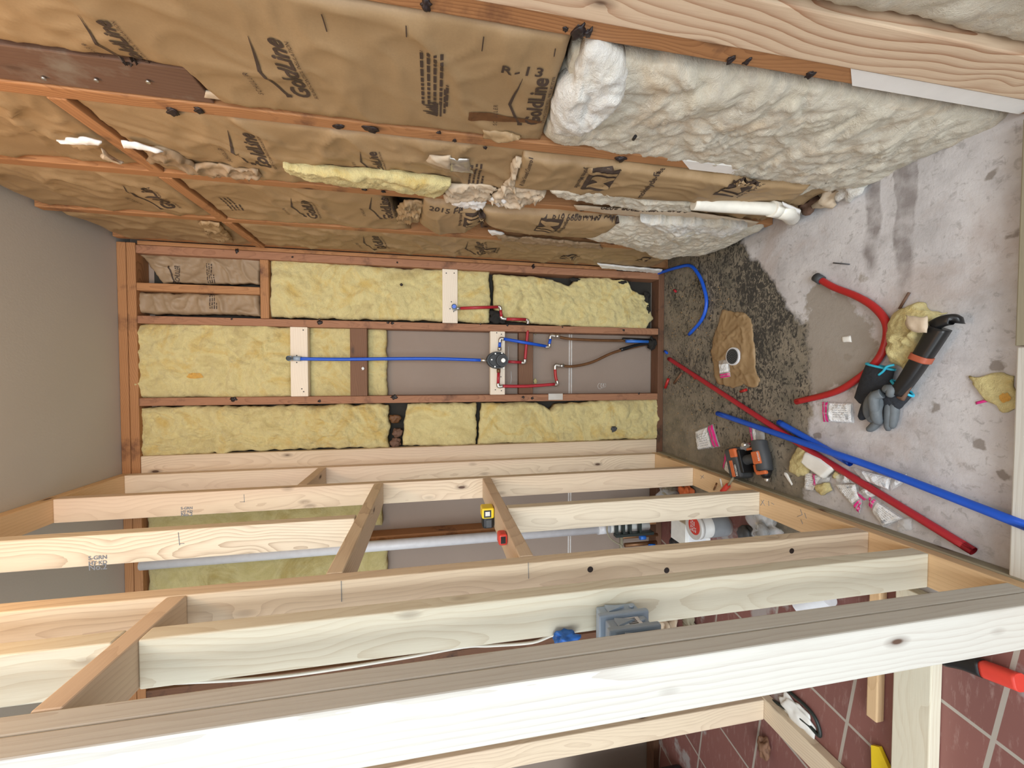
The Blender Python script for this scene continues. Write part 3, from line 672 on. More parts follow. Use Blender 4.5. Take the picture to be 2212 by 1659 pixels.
# ---- bay 1 : paper above, torn white batt below
K1 = patch('insulation_batt', 'broad smooth brown paper facing with printed marks in the nearest right wall bay', 'insulation', [Vector((XR+.010, -1.4505, z)) for z in (2.105, 1.6, 1.09)], [Vector((XR+.010, y_, z)) for y_, z in ((-1.236, 2.105), (-1.236, 1.80), (-1.126, 1.785), (-1.124, 1.5), (-1.124, 1.06))], NX, 'kraft', 'paper', .0065, 5, thick=.05, puff=.010, res=.010, ep=14, rag=.002)
K1b = patch('insulation_batt', 'brown paper facing above the blocking in the nearest right wall bay', 'insulation', [Vector((XR+.012, -1.4505, z)) for z in (2.70, 2.155)], [Vector((XR+.012, -1.232, z)) for z in (2.70, 2.155)], NX, 'kraft', 'paper', .010, 5, thick=.05, puff=.006, res=.012, ep=10, rag=.002)
goldline(K1, Wp(674, 210), Wp(604, 78)); goldline(K1, Wp(329, 150), Wp(230, 36)); goldline(K1, Wp(1163, 270), Wp(1186, 163))
dn = Vector((0, 0, -1))
deco('printed_text', K1, [txt_on('R-13', Wp(1080, 147), Wp(1170, 160), YN, .02, 0, .8, space=1.3)], 'ink')
deco('printed_text', K1, smallprint(K1, Wp(917, 218), (0, -1, 0), (0, 0, 1), .145, 5, .0125, .006, seed=4)+smallprint(K1, Wp(962, 240), (0, -1, 0), (0, 0, 1), .17, 1, .02, .005, seed=5), 'ink')
fl = []; fc = Wp(936, 232)
for k in range(6):
    a = fc+Vector((0, .018-.007*k, 0)); fl.append(line_on(a-Z*.010, a+Z*(.016+.008*math.sin(k*2.1))+Vector((0, -.006, 0)), .009, NX, w2=.002))
fl.append(line_on(fc+Vector((0, .02, -.016)), fc+Vector((0, -.022, -.016)), .004, NX))
deco('printed_flame', K1, fl, 'ink')
deco('drip_stain', K1, [line_on(Wp(1012, 243), Wp(1060, 249), .026, NX, w2=.030), line_on(Wp(1058, 249), Wp(1115, 256), .030, NX, w2=.018), line_on(Wp(1112, 256), Wp(1170, 264), .018, NX, w2=.008)], 'stain')
deco('slit', K1, [line_on(Wp(694, 20), Wp(706, 60), .002, NX), line_on(Wp(877, 44), Wp(878, 68), .002, NX), line_on(Wp(1045, 74), Wp(1041, 106), .002, NX), line_on(Wp(1200, 102), Wp(1197, 118), .002, NX)], 'ink')
tag(patch('insulation_batt', 'large torn cream insulation batt low in the nearest right wall bay, down to the slab', 'insulation',
    wp([(1238, 96), (1300, 98), (1420, 113), (1560, 136), (1700, 158), (1820, 180), (1960, 205), (2100, 228), (2196, 246)], XR+.02),
    wp([(1172, 284), (1200, 300), (1262, 300), (1300, 316), (1345, 326), (1450, 352), (1545, 372), (1640, 386), (1690, 398), (1712, 412), (1735, 398), (1836, 406)], XR+.02), NX, 'cream', 'fluff', .014, 9, thick=.045, puff=.030, res=.006, rag=.008, ep=6), None)
patch('insulation_lump', 'bright white fluffy lump at the torn top of the large cream batt', 'insulation', wp([(1252, 108), (1300, 106), (1342, 124), (1354, 160), (1338, 212)], XR-.01), wp([(1190, 252), (1196, 284), (1236, 288), (1290, 258), (1337, 214)], XR-.01), NX, 'white', 'fluff', .016, 11, thick=.03, puff=.030, res=.006, rag=.014, ep=2)
bm = bmesh.new(); tube_bm(bm, [Wp(1368, 301, XR-.03), Wp(1373, 294, XR-.03)], .004, 8)
tag(bm_obj('nail', bm, 'black'), 'single black nail stuck in the cream batt', 'nail')
patch('insulation_batt', 'cream insulation filling the bay beyond the bold-grained board', 'insulation', [Vector((XR+.02, -2.05, z)) for z in (2.2, .05)], [Vector((XR+.02, -1.585, z)) for z in (2.2, .05)], NX, 'cream', 'fluff', .015, 7, thick=.045, puff=.035, res=.010, rag=.008)
# ---- bay 2
K2 = patch('insulation_batt', 'creased brown printed paper facing with a silver tape patch in the second bay', 'insulation', [Vector((XR+.012, -1.082, z)) for z in (2.108, 1.6, 1.05)], [Vector((XR+.012, -.764, z)) for z in (2.108, 1.6, 1.05)], NX, 'kraft', 'paper', .009, 7, thick=.05, puff=.010, res=.009, ep=10, rag=.004)
goldline(K2, Wp(588, 358), Wp(545, 288)); goldline(K2, Wp(834, 372), Wp(812, 322))
deco('printed_text', K2, smallprint(K2, Wp(1014, 398), (0, -1, 0), (0, 0, 1), .13, 4, .013, .006, seed=8), 'ink')
K2b = patch('insulation_batt', 'torn brown paper facing above the blocking of the second bay', 'insulation', [Vector((XR+.02, -1.082, z)) for z in (2.70, 2.16)], [Vector((XR+.02, -.764, z)) for z in (2.70, 2.16)], NX, 'kraft', 'paper', .018, 6, thick=.045, puff=.010, res=.009, ep=8, rag=.006)
patch('tape_patch', 'silver tape patch on the second bay paper', 'tape', wp([(972, 340), (1015, 346)], XR-.006), wp([(972, 371), (1022, 376)], XR-.006), NX, 'steel', 'paper', .004, 20, thick=.002, puff=.002, res=.008)
patch('paper_scrap', 'pale torn paper scrap beside the silver tape patch', 'paper', wp([(935, 337), (972, 338)], XR-.005), wp([(925, 352), (972, 366)], XR-.005), NX, 'kraft_light', 'paper', .006, 20, thick=.003, puff=.004, res=.008, rag=.01)
patch('insulation_strip', 'long thin yellow insulation strip hanging out over the paper of the second bay', 'insulation', wp([(612, 362), (680, 368), (760, 378), (830, 378), (900, 388), (975, 398)], XR-.025), wp([(612, 370), (670, 388), (740, 401), (830, 408), (900, 416), (950, 424)], XR-.018), NX, 'yellow', 'fluff', .007, 18, thick=.02, puff=.010, res=.005, rag=.006, ep=6)
K3 = patch('insulation_batt', 'folded pale brown paper facing with large square marks, low in the second bay', 'insulation', [Wp(1130, 336, XR-.012), Wp(1300, 354, XR-.012), Wp(1560, 385, XR-.012), Wp(1750, 400, XR-.012)], [Wp(1108, 402, XR-.012), Wp(1180, 406, XR-.012), Wp(1380, 425, XR-.012), Wp(1560, 432, XR-.012), Wp(1700, 440, XR-.012)], NX, 'kraft', 'paper', .006, 6, thick=.05, puff=.012, res=.008, rag=.003, ep=10)
jm(K3, Wp(1279, 360, XR-.02), (0, 1, -.08), .115); jm(K3, Wp(1582, 421, XR-.02), (0, -1, -.10), .105)
deco('printed_text', K3, [txt_on('moldehyde-free', Wp(1385, 422, XR-.02), Wp(1438, 362, XR-.02), Z, .015, .1, 1.0), txt_on('R Use Sound Control', Wp(1130, 398, XR-.02), Wp(1152, 345, XR-.02), Z, .01, .1, 1.1)], 'ink')
patch('insulation_strip', 'white and cream fluff strip below the folded paper of the second bay', 'insulation', wp([(1180, 408), (1290, 412), (1400, 432), (1500, 435)], XR-.02), wp([(1200, 425), (1280, 438), (1390, 452), (1492, 455)], XR-.02), NX, 'cream', 'fluff', .008, 18, thick=.02, puff=.008, res=.005, rag=.010, ep=6)
# crumpled torn facing near the joint of the two batts
def crumple(label, px, mat, x=XR-.008, amp=.02, nrm=NX, name='torn_paper', rag=.014, puff=.004, thick=.004):
    return patch(name, label, 'paper', [Wp(u, v, x) for u, v in px[0]], [Wp(u, v, x) for u, v in px[1]], nrm, mat, 'paper', amp*.55, 20, thick=thick, puff=puff, res=.005, rag=rag, ep=24)
crumple('crumpled pale paper roll at the lower end of the long yellow strip', ([(968, 396), (1070, 402)], [(962, 428), (1060, 432)]), 'kraft_light')
crumple('twisted pale paper flap with a dark hollow beside the folded paper', ([(1080, 405), (1140, 402), (1182, 410)], [(1058, 434), (1110, 440), (1170, 432)]), 'kraft_light', amp=.028)
crumple('pale crumpled paper edge joining the upper and lower paper of the second bay', ([(1112, 340), (1104, 370), (1092, 400)], [(1128, 342), (1118, 372), (1112, 405)]), 'kraft_light')
crumple('white torn paper fringe above the third bay marks', ([(975, 435), (1020, 432), (1048, 438)], [(968, 450), (1015, 446), (1040, 450)]), 'paint', amp=.012)
crumple('small white torn fold right of the white fringe', ([(1060, 428), (1090, 430)], [(1075, 446), (1095, 442)]), 'paint', amp=.012)
crumple('grey cloth-like paper torn over the third stud near the blocking', ([(322, 322), (350, 322), (420, 352), (560, 366)], [(322, 345), (400, 362), (440, 378), (555, 380)]), 'kraft_dark')
crumple('narrow white paper curl above the orange blocking', ([(122, 305), (180, 300), (215, 308)], [(130, 308), (180, 310), (215, 313)]), 'paint', amp=.005, x=XR-.02)
crumple('narrow white paper curl below the orange blocking', ([(256, 306), (290, 312), (345, 325)], [(262, 316), (300, 320), (340, 327)]), 'paint', amp=.005, x=XR-.02)
crumple('yellowish paper curl crossing the orange blocking', ([(215, 318), (265, 352)], [(222, 340), (262, 354)]), 'kraft_light', amp=.006, x=XR-.02)
crumple('pale narrow wood-coloured paper flange along the second stud', ([(440, 196), (700, 236)], [(436, 210), (700, 246)]), 'kraft_light', amp=.003, rag=.002, puff=.003, x=XR+.005)
crumple('small torn brown paper corner folded over the second stud', ([(1040, 284), (1090, 292), (1140, 300)], [(1048, 298), (1088, 306), (1108, 300)]), 'kraft', amp=.012)
# ---- bay 3
def yp(lo, hi, x): return [Vector((x, *p)) for p in lo], [Vector((x, *p)) for p in hi]
K4b = patch('insulation_batt', 'creased brown paper facing above the blocking of the third bay', 'insulation', *yp([(-.722, 2.70), (-.722, 2.155)], [(-.392, 2.70), (-.392, 2.155)], XR+.012), NX, 'kraft', 'paper', .012, 6, thick=.05, puff=.006, res=.010, ep=10, rag=.003)
K4 = patch('insulation_batt', 'brown paper facing with two printed marks in the upper third bay', 'insulation', *yp([(-.722, 2.108), (-.722, 1.50)], [(-.392, 2.108), (-.392, 1.42)], XR+.012), NX, 'kraft', 'paper', .009, 7, thick=.05, puff=.008, res=.009, ep=8, rag=.004)
K5 = patch('insulation_batt', 'swollen brown paper lobe with a square mark and a stamp, middle of the third bay', 'insulation', wp([(915, 430), (960, 432), (1000, 442), (1035, 448)], XR-.005), wp([(905, 478), (950, 500), (1005, 495), (1045, 470)], XR-.005), NX, 'kraft', 'paper', .006, 6, thick=.05, puff=.032, res=.007, rag=.004, ep=3)
K6 = patch('insulation_batt', 'long smooth brown paper lobe with a stamped code, third bay of the right wall', 'insulation', wp([(1042, 448), (1100, 450), (1200, 455), (1345, 470)], XR-.005), wp([(1045, 472), (1090, 492), (1170, 500), (1290, 508)], XR-.005), NX, 'kraft', 'paper', .005, 6, thick=.05, puff=.03, res=.007, rag=.003, ep=4)
crumple('bunched brown paper folds between the printed lobe and the upper third bay paper', ([(870, 432), (915, 436)], [(852, 482), (905, 480)]), 'kraft', amp=.03)
goldline(K4, Wp(687, 470), Wp(664, 433)); goldline(K4, Wp(850, 471), Wp(838, 432)); goldline(K4b, Wp(383, 449), Wp(310, 402))
jm(K5, Wp(1004, 462, XR-.03), (0, 1, 0), .10, mir=1); jm(K6, Wp(1198, 499, XR-.03), (0, -1, 0), .115)
deco('printed_text', K5, [txt_on('2015 FF', Wp(926, 455, XR-.03), Wp(1000, 462, XR-.03), YN, .02, .1, .8)], 'ink')
deco('printed_text', K6, [txt_on('4  R19 6600W105 9330', Wp(1172, 474, XR-.03), Wp(1335, 483, XR-.03), YN, .015, .1, .9)], 'ink')
deco('printed_text', K4, smallprint(K4, Wp(505, 452), (0, -1, 0), (0, 0, 1), .10, 4, .013, .005, seed=18), 'ink')
K7 = patch('insulation_batt', 'white and tan insulation slumping out low in the third bay by the slab', 'insulation', wp([(1335, 470), (1385, 474), (1440, 480), (1540, 484), (1606, 488), (1650, 492)], XR-.01), wp([(1262, 512), (1320, 520), (1368, 534), (1420, 552), (1470, 548), (1530, 546)], XR-.01), NX, 'cream', 'fluff', .012, 11, thick=.06, puff=.030, res=.006, rag=.010, ep=4)
patch('insulation_batt', 'whiter wet insulation flap over the tan slumping insulation', 'insulation', wp([(1384, 474), (1560, 486), (1612, 492)], XR-.03), wp([(1386, 482), (1430, 494), (1470, 512), (1540, 516), (1606, 496)], XR-.03), NX, 'white', 'fluff', .010, 14, thick=.03, puff=.010, res=.006, rag=.014, ep=4)
K8 = patch('stud_wrap', 'stained paper flange printed with a long upside-down number, over the third stud', 'paper', wp([(1240, 444), (1300, 448), (1490, 458), (1640, 480)], XR-.004), wp([(1245, 452), (1320, 462), (1480, 476), (1620, 492)], XR-.004), NX, 'kraft_light', 'paper', .003, 10, thick=.003, puff=.003, res=.008, rag=.003)
deco('printed_text', K8, [txt_on('0 R19 0000W720R 2020', Wp(1490, 458, XR-.01), Wp(1300, 449, XR-.01), -YN, .02, .1, .75)], 'ink')
lumber('corner_bead', 'thin white strip along the third stud above the white insulation', 'trim strip', (XR-.012, -.706, .05), (XR-.004, -.690, .78), 'paint')
# ---- corner bay
K9 = patch('insulation_batt', 'narrow brown paper facing with small printed marks in the corner bay', 'insulation', *yp([(-.352, 2.108), (-.352, 1.0), (-.352, .12)], [(-.036, 2.108), (-.036, 1.0), (-.036, .12)], XR+.014), NX, 'kraft', 'paper', .010, 6, thick=.05, puff=.008, res=.009, ep=8, rag=.004)
K9b = patch('insulation_batt', 'brown paper facing with a torn black corner above the blocking of the corner bay', 'insulation', *yp([(-.352, 2.70), (-.352, 2.155)], [(-.036, 2.66), (-.036, 2.155)], XR+.014), NX, 'kraft', 'paper', .010, 6, thick=.05, puff=.006, res=.009, ep=8, rag=.004)
goldline(K9, Wp(836, 540), Wp(816, 512)); goldline(K9, Wp(1050, 552), Wp(1042, 524)); jm(K9, Wp(1068, 550), (0, -1, 0), .085); jm(K9, Wp(1232, 560), (0, -1, -.1), .085); jm(K9, Wp(1390, 563), (0, -1, -.1), .07, word=False)
crumple('torn brown flap with a black print above the corner bay blocking', ([(430, 478), (470, 482)], [(450, 510), (505, 522)]), 'kraft', amp=.02)
crumple('white torn strip along the foot of the corner bay', ([(1288, 569), (1430, 583)], [(1300, 577), (1430, 590)]), 'paint', amp=.006, rag=.006, x=XR-.006)
crumple('small pale scrap between the corner bay and the third bay lobe', ([(1055, 500), (1082, 502)], [(1060, 508), (1085, 504)]), 'paint', amp=.006)
crumple('dusty brown strip of torn paper along the corner bay stud', ([(1070, 508), (1200, 518), (1290, 528)], [(1085, 520), (1200, 528), (1300, 538)]), 'kraft_dark', amp=.010)
# white waste stub in the second bay
pe = empty('waste_pipe', Wp(1690, 470), 'cream plastic pipe running down the second bay into an elbow at the slab', 'pipe')
tube('pipe', [Wp(1498, 440, XR-.03), Wp(1560, 445, XR-.035), Wp(1672, 452, XR-.05)], .021, 'pvcw', pe)
tube('coupling', [Wp(1666, 451, XR-.05), Wp(1684, 455, XR-.05)], .0255, 'pvcw', pe)
tube('elbow', [Wp(1682, 455, XR-.05), Wp(1702, 461, XR-.055), Fp(1712, 472, .02)], .025, 'pvcw', pe)
for k, (u, v, mt, s, lb) in enumerate(((1838, 408, 'white', .028, 'white fluff tuft at the wall foot by the big cream batt'), (1790, 425, 'kraft_light', .03, 'crushed pale paper wad at the wall foot beside the cream pipe elbow'), (1750, 438, 'weather', .026, 'dark crushed wad behind the cream pipe elbow'), (1725, 452, 'cream', .016, 'small cream tuft next to the pipe elbow'))):
    bm = bmesh.new(); blob_bm(bm, Fp(u, v, s*.6), s, (1.0, 1.3, .7), .7, 3, k*5.)
    tag(bm_obj('wad', bm, mt), lb, 'debris')
crumple('thin white nail-on strip lying at the wall foot above the elbow', ([(1690, 438), (1730, 456)], [(1692, 443), (1728, 462)]), 'paint', amp=.002, rag=.001, x=XR-.05)
patch('insulation_batt', 'brown paper facing at the foot of the second bay behind the cream pipe', 'insulation', *yp([(-1.082, .50), (-1.05, .03)], [(-.764, .50), (-.764, .03)], XR+.02), NX, 'kraft', 'paper', .02, 7, thick=.04, puff=.01, res=.009, rag=.006)
# ================================================================== new partition
T = XL; O = XL-SD
lumber('sill_plate', 'grey-green treated plank under the new partition along the slab', 'sill plate', (O-.002, -2.1, .001), (T+.004, -.001, .038), 'treated')
lumber('bottom_plate', 'orange-toned new bottom plate of the partition lying on the treated plank', 'bottom plate', (O, -2.1, .0385), (T, -.001, .076), 'pine_orange')
lumber('top_plate', 'tan new top plate of the partition against the grey ceiling', 'top plate', (O, -1.9, 2.701), (T, -.002, 2.739), 'pine_orange')
zb = .0765; zt = 2.7005
lumber('partition_stud', 'pale new partition stud against the back wall', 'wall stud', (O, -.045, zb), (T, -.007, zt), 'pine')
lumber('partition_stud', 'pale new partition stud on the far side of the tape measure', 'wall stud', (O, -.39, zb), (T, -.352, zt), 'pine')
lumber('partition_stud', 'pale new stud above the niche header, orange lit near its top', 'wall stud', (O, -.80, 1.581), (T, -.762, zt), 'pine_grey')
lumber('partition_stud', 'pale striped new stud below the niche sill, standing on the orange plate', 'wall stud', (O, -.80, zb), (T, -.762, 1.081), 'pine_grey')
p5 = lumber('partition_stud', 'full-height tan new stud with dark knots on the near side of the niche', 'wall stud', (O, -1.20, zb), (T, -1.162, zt), 'pine')
p6 = lumber('partition_stud', 'cream new stud carrying the blue-grey electrical box', 'wall stud', (O, -1.345, zb), (T, -1.307, 1.837), 'pine_cream')
lumber('partition_stud', 'yellowish short stud above the steep header at the upper left', 'wall stud', (O, -1.345, 1.877), (T, -1.307, zt), 'pine_cream')
lumber('partition_stud', 'whitish stud of the nearest doubled pair, on its far side', 'wall stud', (O, -1.5255, zb), (T, -1.4885, zt), 'pine_white')
lumber('partition_stud', 'bright white nearest stud of the partition, the largest in view', 'wall stud', (O, -1.565, zb), (T+.001, -1.527, zt), 'pine_white')
lumber('niche_header', 'pale block spanning the top of the niche opening', 'blocking', (O, -1.161, 1.540), (T, -.391, 1.578), 'pine')
lumber('niche_sill', 'pale block at the foot of the niche opening with a tape measure on it', 'blocking', (O, -1.161, 1.082), (T, -.391, 1.120), 'pine')
lumber('header_block', 'tan steep block crossing above the cream stud at the upper left', 'blocking', (O, -1.488, 1.838), (T, -1.201, 1.876), 'pine')
lumber('stud_block', 'short shaded block between the two farthest partition studs', 'blocking', (O, -.351, 1.850), (T, -.046, 1.888), 'pine')
def marks(host, segs, name='pencil_mark', w_=.0016, nrm=NY):
    bm = bmesh.new()
    for p, q in segs:
        tube_bm(bm, [Vector(p), Vector(q)], w_/2, 4)
    bm_obj(name, bm, 'greyink', host)
def stamp(host, p, u, v, txts, s):
    """mill stamp on a stud's wide face (faces the camera side)"""
    bm = bmesh.new()
    for k, tx in enumerate(txts):
        tb, w_ = text_geo(tx, .02); sc = s/w_
        for f in tb.faces:
            vv = [bm.verts.new(Vector(p)+Vector(u)*(q.co.x*sc)+Vector(v)*(q.co.y*sc-k*s*.33)) for q in f.verts]
            try: bm.faces.new(vv)
            except ValueError: pass
        tb.free()
    bm_obj('mill_stamp', bm, 'greyink', host)
for st, px, y in ((p5, (345, 1245), -1.2012),):
    pass
sA = bpy.data.objects['partition_stud.002']; sB = bpy.data.objects['partition_stud.001']
c = un(190, 1195, 1, -.8012); stamp(sA, c+Vector((-.02, 0, 0)), (0, 0, -1), (1, 0, 0), ['S-GRN', 'HT KD', 'No.2'], .045)
c = un(390, 1090, 1, -.3912); stamp(sB, c+Vector((-.02, 0, 0)), (0, 0, -1), (1, 0, 0), ['S-GRN', 'HT KD', 'No.2'], .04)
marks(sA, [(un(385, 1150, 1, -.8006), un(388, 1178, 1, -.8006)), (un(388, 1175, 1, -.8006), un(398, 1174, 1, -.8006))])
marks(sB, [(un(527, 1068, 1, -.3906), un(528, 1085, 1, -.3906)), (un(518, 1084, 1, -.3906), un(528, 1084, 1, -.3906))])
marks(p5, [(un(737, 1255, 1, -1.2005), un(738, 1300, 1, -1.2005)), (un(1141, 1215, 1, -1.2005), un(1142, 1250, 1, -1.2005))])
lp = bpy.data.objects['bottom_plate']
def pen(u0, v0, u1, v1): return (Fp(u0, v0, .0764), Fp(u1, v1, .0764))
marks(lp, [pen(1644, 1080, 1652, 1092), pen(1650, 1080, 1643, 1092), pen(1660, 1082, 1661, 1093), pen(1666, 1086, 1672, 1090), pen(1729, 1100, 1733, 1112), pen(1733, 1112, 1722, 1116), pen(1738, 1108, 1742, 1120), pen(1730, 1122, 1734, 1132), pen(1513, 1027, 1521, 1033), pen(1520, 1026, 1514, 1034)])
for st, l in ((p5, [(1275, 1230), (1440, 1232), (1710, 1190)]), (p6, [])):
    for u, v in l:
        bm = bmesh.new(); c = un(u, v, 1, -1.2); tube_bm(bm, [c+Vector((0, .001, 0)), c-Vector((0, .0008, 0))], .0075, 18); bm_obj('knot', bm, 'blob', st)
# second frame and planks in the tiled room
lumber('bottom_plate', 'shaded plate of the low frame standing on the red tiles', 'bottom plate', (-1.385, -1.9, .001), (-1.300, -.74, .038), 'pine')
lumber('partition_stud', 'shaded pale stud of the second frame below the nearest white stud', 'wall stud', (-1.385, -.80, .039), (-1.305, -.762, 2.2), 'pine')
lumber('loose_plank', 'greyish loose plank lying across the red tiles under the partition', 'plank', (-1.40, -1.335, .001), (-.60, -1.246, .039), 'pine_cream')
lumber('loose_plank', 'second greyish plank on the red tiles behind the first', 'plank', (-1.05, -1.20, .001), (-.62, -1.17, .03), 'pine_orange')
lumber('threshold_board', 'pale board across the near end of the slab by the red tube end', 'threshold', (-.462, -1.58, .001), (.06, -1.471, .039), 'pine_white')
lumber('threshold_board', 'brown dirty board across the near end of the slab by the big cream batt', 'threshold', (.063, -1.58, .001), (.570, -1.466, .036), 'treated')
# ================================================================== plumbing on the back wall
def fit_(name, parent, pts, r=.0095, mat='steel'): return tube(name, pts, r, mat, parent, seg=10)
def P_(l, y): return [Bp(u, v, (q[0] if q else y)) for u, v, *q in l]
v0 = empty('shower_valve', Bp(1074, 778, -.01), 'round black shower mixing valve on the white pine block', 'shower valve')
bm = bmesh.new(); c = Bp(1074, 778, -.03); n = 40
ring = lambda y, k: [bm.verts.new((c.x+math.cos(a/n*2*math.pi)*.046*k, y, c.z+math.sin(a/n*2*math.pi)*.058*k)) for a in range(n)]
rings = [ring(-.002, .9), ring(-.006, 1), ring(-.034, 1), ring(-.040, .96), ring(-.040, .8), ring(-.034, .75)]
for A_, B_ in zip(rings, rings[1:]):
    for i in range(n): bm.faces.new((A_[i], A_[(i+1) % n], B_[(i+1) % n], B_[i]))
bm.faces.new(rings[-1]); bm.faces.new(rings[0][::-1]); bmesh.ops.recalc_face_normals(bm, faces=bm.faces)
bm_obj('mounting_plate', bm, 'black', v0)
c2 = Bp(1084, 779, -.04)
bm = bmesh.new(); tube_bm(bm, [c2+Vector((0, .01, 0)), c2+Vector((0, -.024, 0))], .031, 28); bm_obj('valve_body', bm, 'toolgrey', v0)
bm = bmesh.new(); tube_bm(bm, [c2+Vector((0, -.022, 0)), c2+Vector((0, -.030, 0))], .025, 28); bm_obj('cartridge_collar', bm, 'black', v0)
bm = bmesh.new(); tube_bm(bm, [c2+Vector((0, -.028, 0)), c2+Vector((0, -.046, 0))], [.013, .011], 20); bm_obj('cartridge_stem', bm, 'steel', v0)
for u, v in ((1070, 764), (1069, 792), (1062, 777), (1084, 763), (1088, 795)):
    bm = bmesh.new(); q = Bp(u, v, -.040); tube_bm(bm, [q, q+Vector((0, -.004, 0))], .004, 8); bm_obj('screw', bm, 'steel', v0)
rz = empty('blue_riser_pipe', Bp(840, 775, -.02), 'long straight blue pipe rising from the valve to the upper white block', 'pipe')
tube('pipe', P_([(1040, 778), (950, 775), (840, 775), (740, 776), (640, 775)], -.022), .0085, 'blue', rz)
fit_('threaded_fitting', rz, P_([(1053, 779), (1038, 778)], -.022), .010)
fit_('drop_elbow', rz, [Bp(650, 775, -.022), Bp(634, 774, -.022)], .012, 'boxblue')
tube('outlet_socket', [Bp(626, 774, -.010), Bp(624, 774, -.052)], .013, 'boxblue', rz, hollow=.7)
tube('outlet_bore', [Bp(624, 774, -.0522), Bp(624, 774, -.0535)], .009, 'black', rz)
s_ = empty('blue_supply_pipe', Bp(1130, 740, -.01), 'jointed blue pipe from the valve across to the upper copper line', 'pipe')
fit_('fitting', s_, P_([(1079, 757), (1079, 750)], -.018), .011)
tube('pipe', P_([(1079, 752), (1080, 736)], -.018), .008, 'blue', s_)
fit_('elbow', s_, P_([(1080, 740), (1081, 732), (1088, 732)], -.018), .0095)
tube('pipe', P_([(1088, 732), (1180, 748)], -.012), .0085, 'blue', s_)
fit_('elbow', s_, P_([(1178, 749), (1186, 749), (1187, 743)], -.010), .0095)
tube('pipe', P_([(1186, 746), (1189, 732)], -.008), .008, 'blue', s_)
fit_('elbow', s_, P_([(1188, 733), (1190, 725), (1200, 726)], -.004), .0105)
s_ = empty('red_supply_pipe', Bp(1140, 833, -.01), 'jointed red pipe dropping from the valve and across to the lower copper line', 'pipe')
fit_('fitting', s_, P_([(1077, 797), (1077, 805)], -.018), .010, 'copper')
tube('pipe', P_([(1077, 804), (1076, 830)], -.018), .008, 'red', s_)
fit_('elbow', s_, P_([(1076, 828), (1077, 835), (1086, 834)], -.018), .0095)
tube('pipe', P_([(1082, 834), (1140, 834), (1198, 830)], -.014), .0085, 'red', s_)
fit_('elbow', s_, P_([(1196, 831), (1204, 830), (1203, 822)], -.008), .0095)
tube('pipe', P_([(1203, 826), (1200, 812), (1199, 798)], -.006), .008, 'red2', s_)
fit_('elbow', s_, P_([(1199, 800), (1200, 789), (1210, 790)], -.002), .0105)
s_ = empty('red_spout_pipe', Bp(1130, 760, .0), 'thin red pipe running from the valve past the stud to the stubby grey spout elbow', 'pipe')
tube('pipe', P_([(1094, 781), (1130, 783)], .0), .0078, 'red', s_)
fit_('elbow', s_, P_([(1126, 783), (1133, 783), (1134, 776)], .0), .0090)
tube('pipe', P_([(1134, 780), (1138, 735), (1140, 714)], .006), .0078, 'red', s_)
fit_('elbow', s_, P_([(1140, 700), (1140, 692), (1132, 690)], .012), .0095)
tube('pipe', P_([(1136, 690), (1092, 689)], -.006), .0082, 'red', s_)
fit_('elbow', s_, P_([(1094, 689), (1084, 687), (1082, 680)], -.006), .0095)
tube('pipe', P_([(1083, 684), (1081, 668)], -.012), .0078, 'red', s_)
fit_('elbow', s_, P_([(1082, 670), (1080, 663), (1072, 663)], -.014), .0090)
tube('pipe', P_([(1076, 663), (990, 666)], -.016), .0080, 'red', s_)
fit_('elbow', s_, P_([(994, 666), (984, 666)], -.016), .010)
tube('spout_elbow', [Bp(982, 666, -.008), Bp(981, 662, -.055)], .014, 'boxblue', s_, hollow=.7)
tube('spout_bore', [Bp(981, 662, -.0555), Bp(981, 662, -.057)], .0098, 'blue', s_)
def copper(label, pts, sleeve):
    e_ = empty('copper_pipe', Bp(*pts[0][:2], .02), label, 'pipe')
    tube('pipe', P_(pts, .02), .0078, 'copper', e_)
    fit_('end_fitting', e_, P_([pts[0], (pts[0][0]+9, pts[0][1], pts[0][2])], .02), .0115)
    tube('black_sleeve', P_(sleeve, .02), .011, 'blackbag', e_)
copper('upper dull copper pipe curving slightly down to the dark floor corner', [(1200, 726, 0), (1230, 732, .01), (1290, 735, .02), (1350, 736, .03), (1408, 738, .03)], [(1345, 733, .03), (1412, 736, .03)])
copper('lower dull copper pipe bending up towards the dark floor corner', [(1209, 790, 0), (1240, 791, .01), (1280, 782, .02), (1330, 760, .03), (1408, 741, .03)], [(1340, 756, .031), (1372, 747, .031), (1410, 740, .03)])
bm = bmesh.new(); tube_bm(bm, P_([(1352, 737), (1400, 738)], -.004), .009, 10); tag(bm_obj('blue_tape_wrap', bm, 'bluewire'), 'dirty blue sleeve on the copper line at the dark floor corner', 'tape')
bm = bmesh.new(); blob_bm(bm, Bp(1408, 742, .03), .035, (.9, .6, .7), .6, 3, 3); tag(bm_obj('mud_clump', bm, 'blackmatte'), 'black clump where both copper pipes meet the floor', 'debris')
# yellow crumbs stuck on the drywall
for u, v, k in ((1156, 824, 1), (1157, 716, 2)):
    bm = bmesh.new(); blob_bm(bm, Bp(u, v, .085), .012, (1.2, .4, .9), .6, 2, k*3); tag(bm_obj('foam_crumb', bm, 'yellow'), ['', 'larger yellow crumb on the taupe drywall beside the long red pipe', 'small yellow crumb under the stud beside the dark block'][k], 'debris')
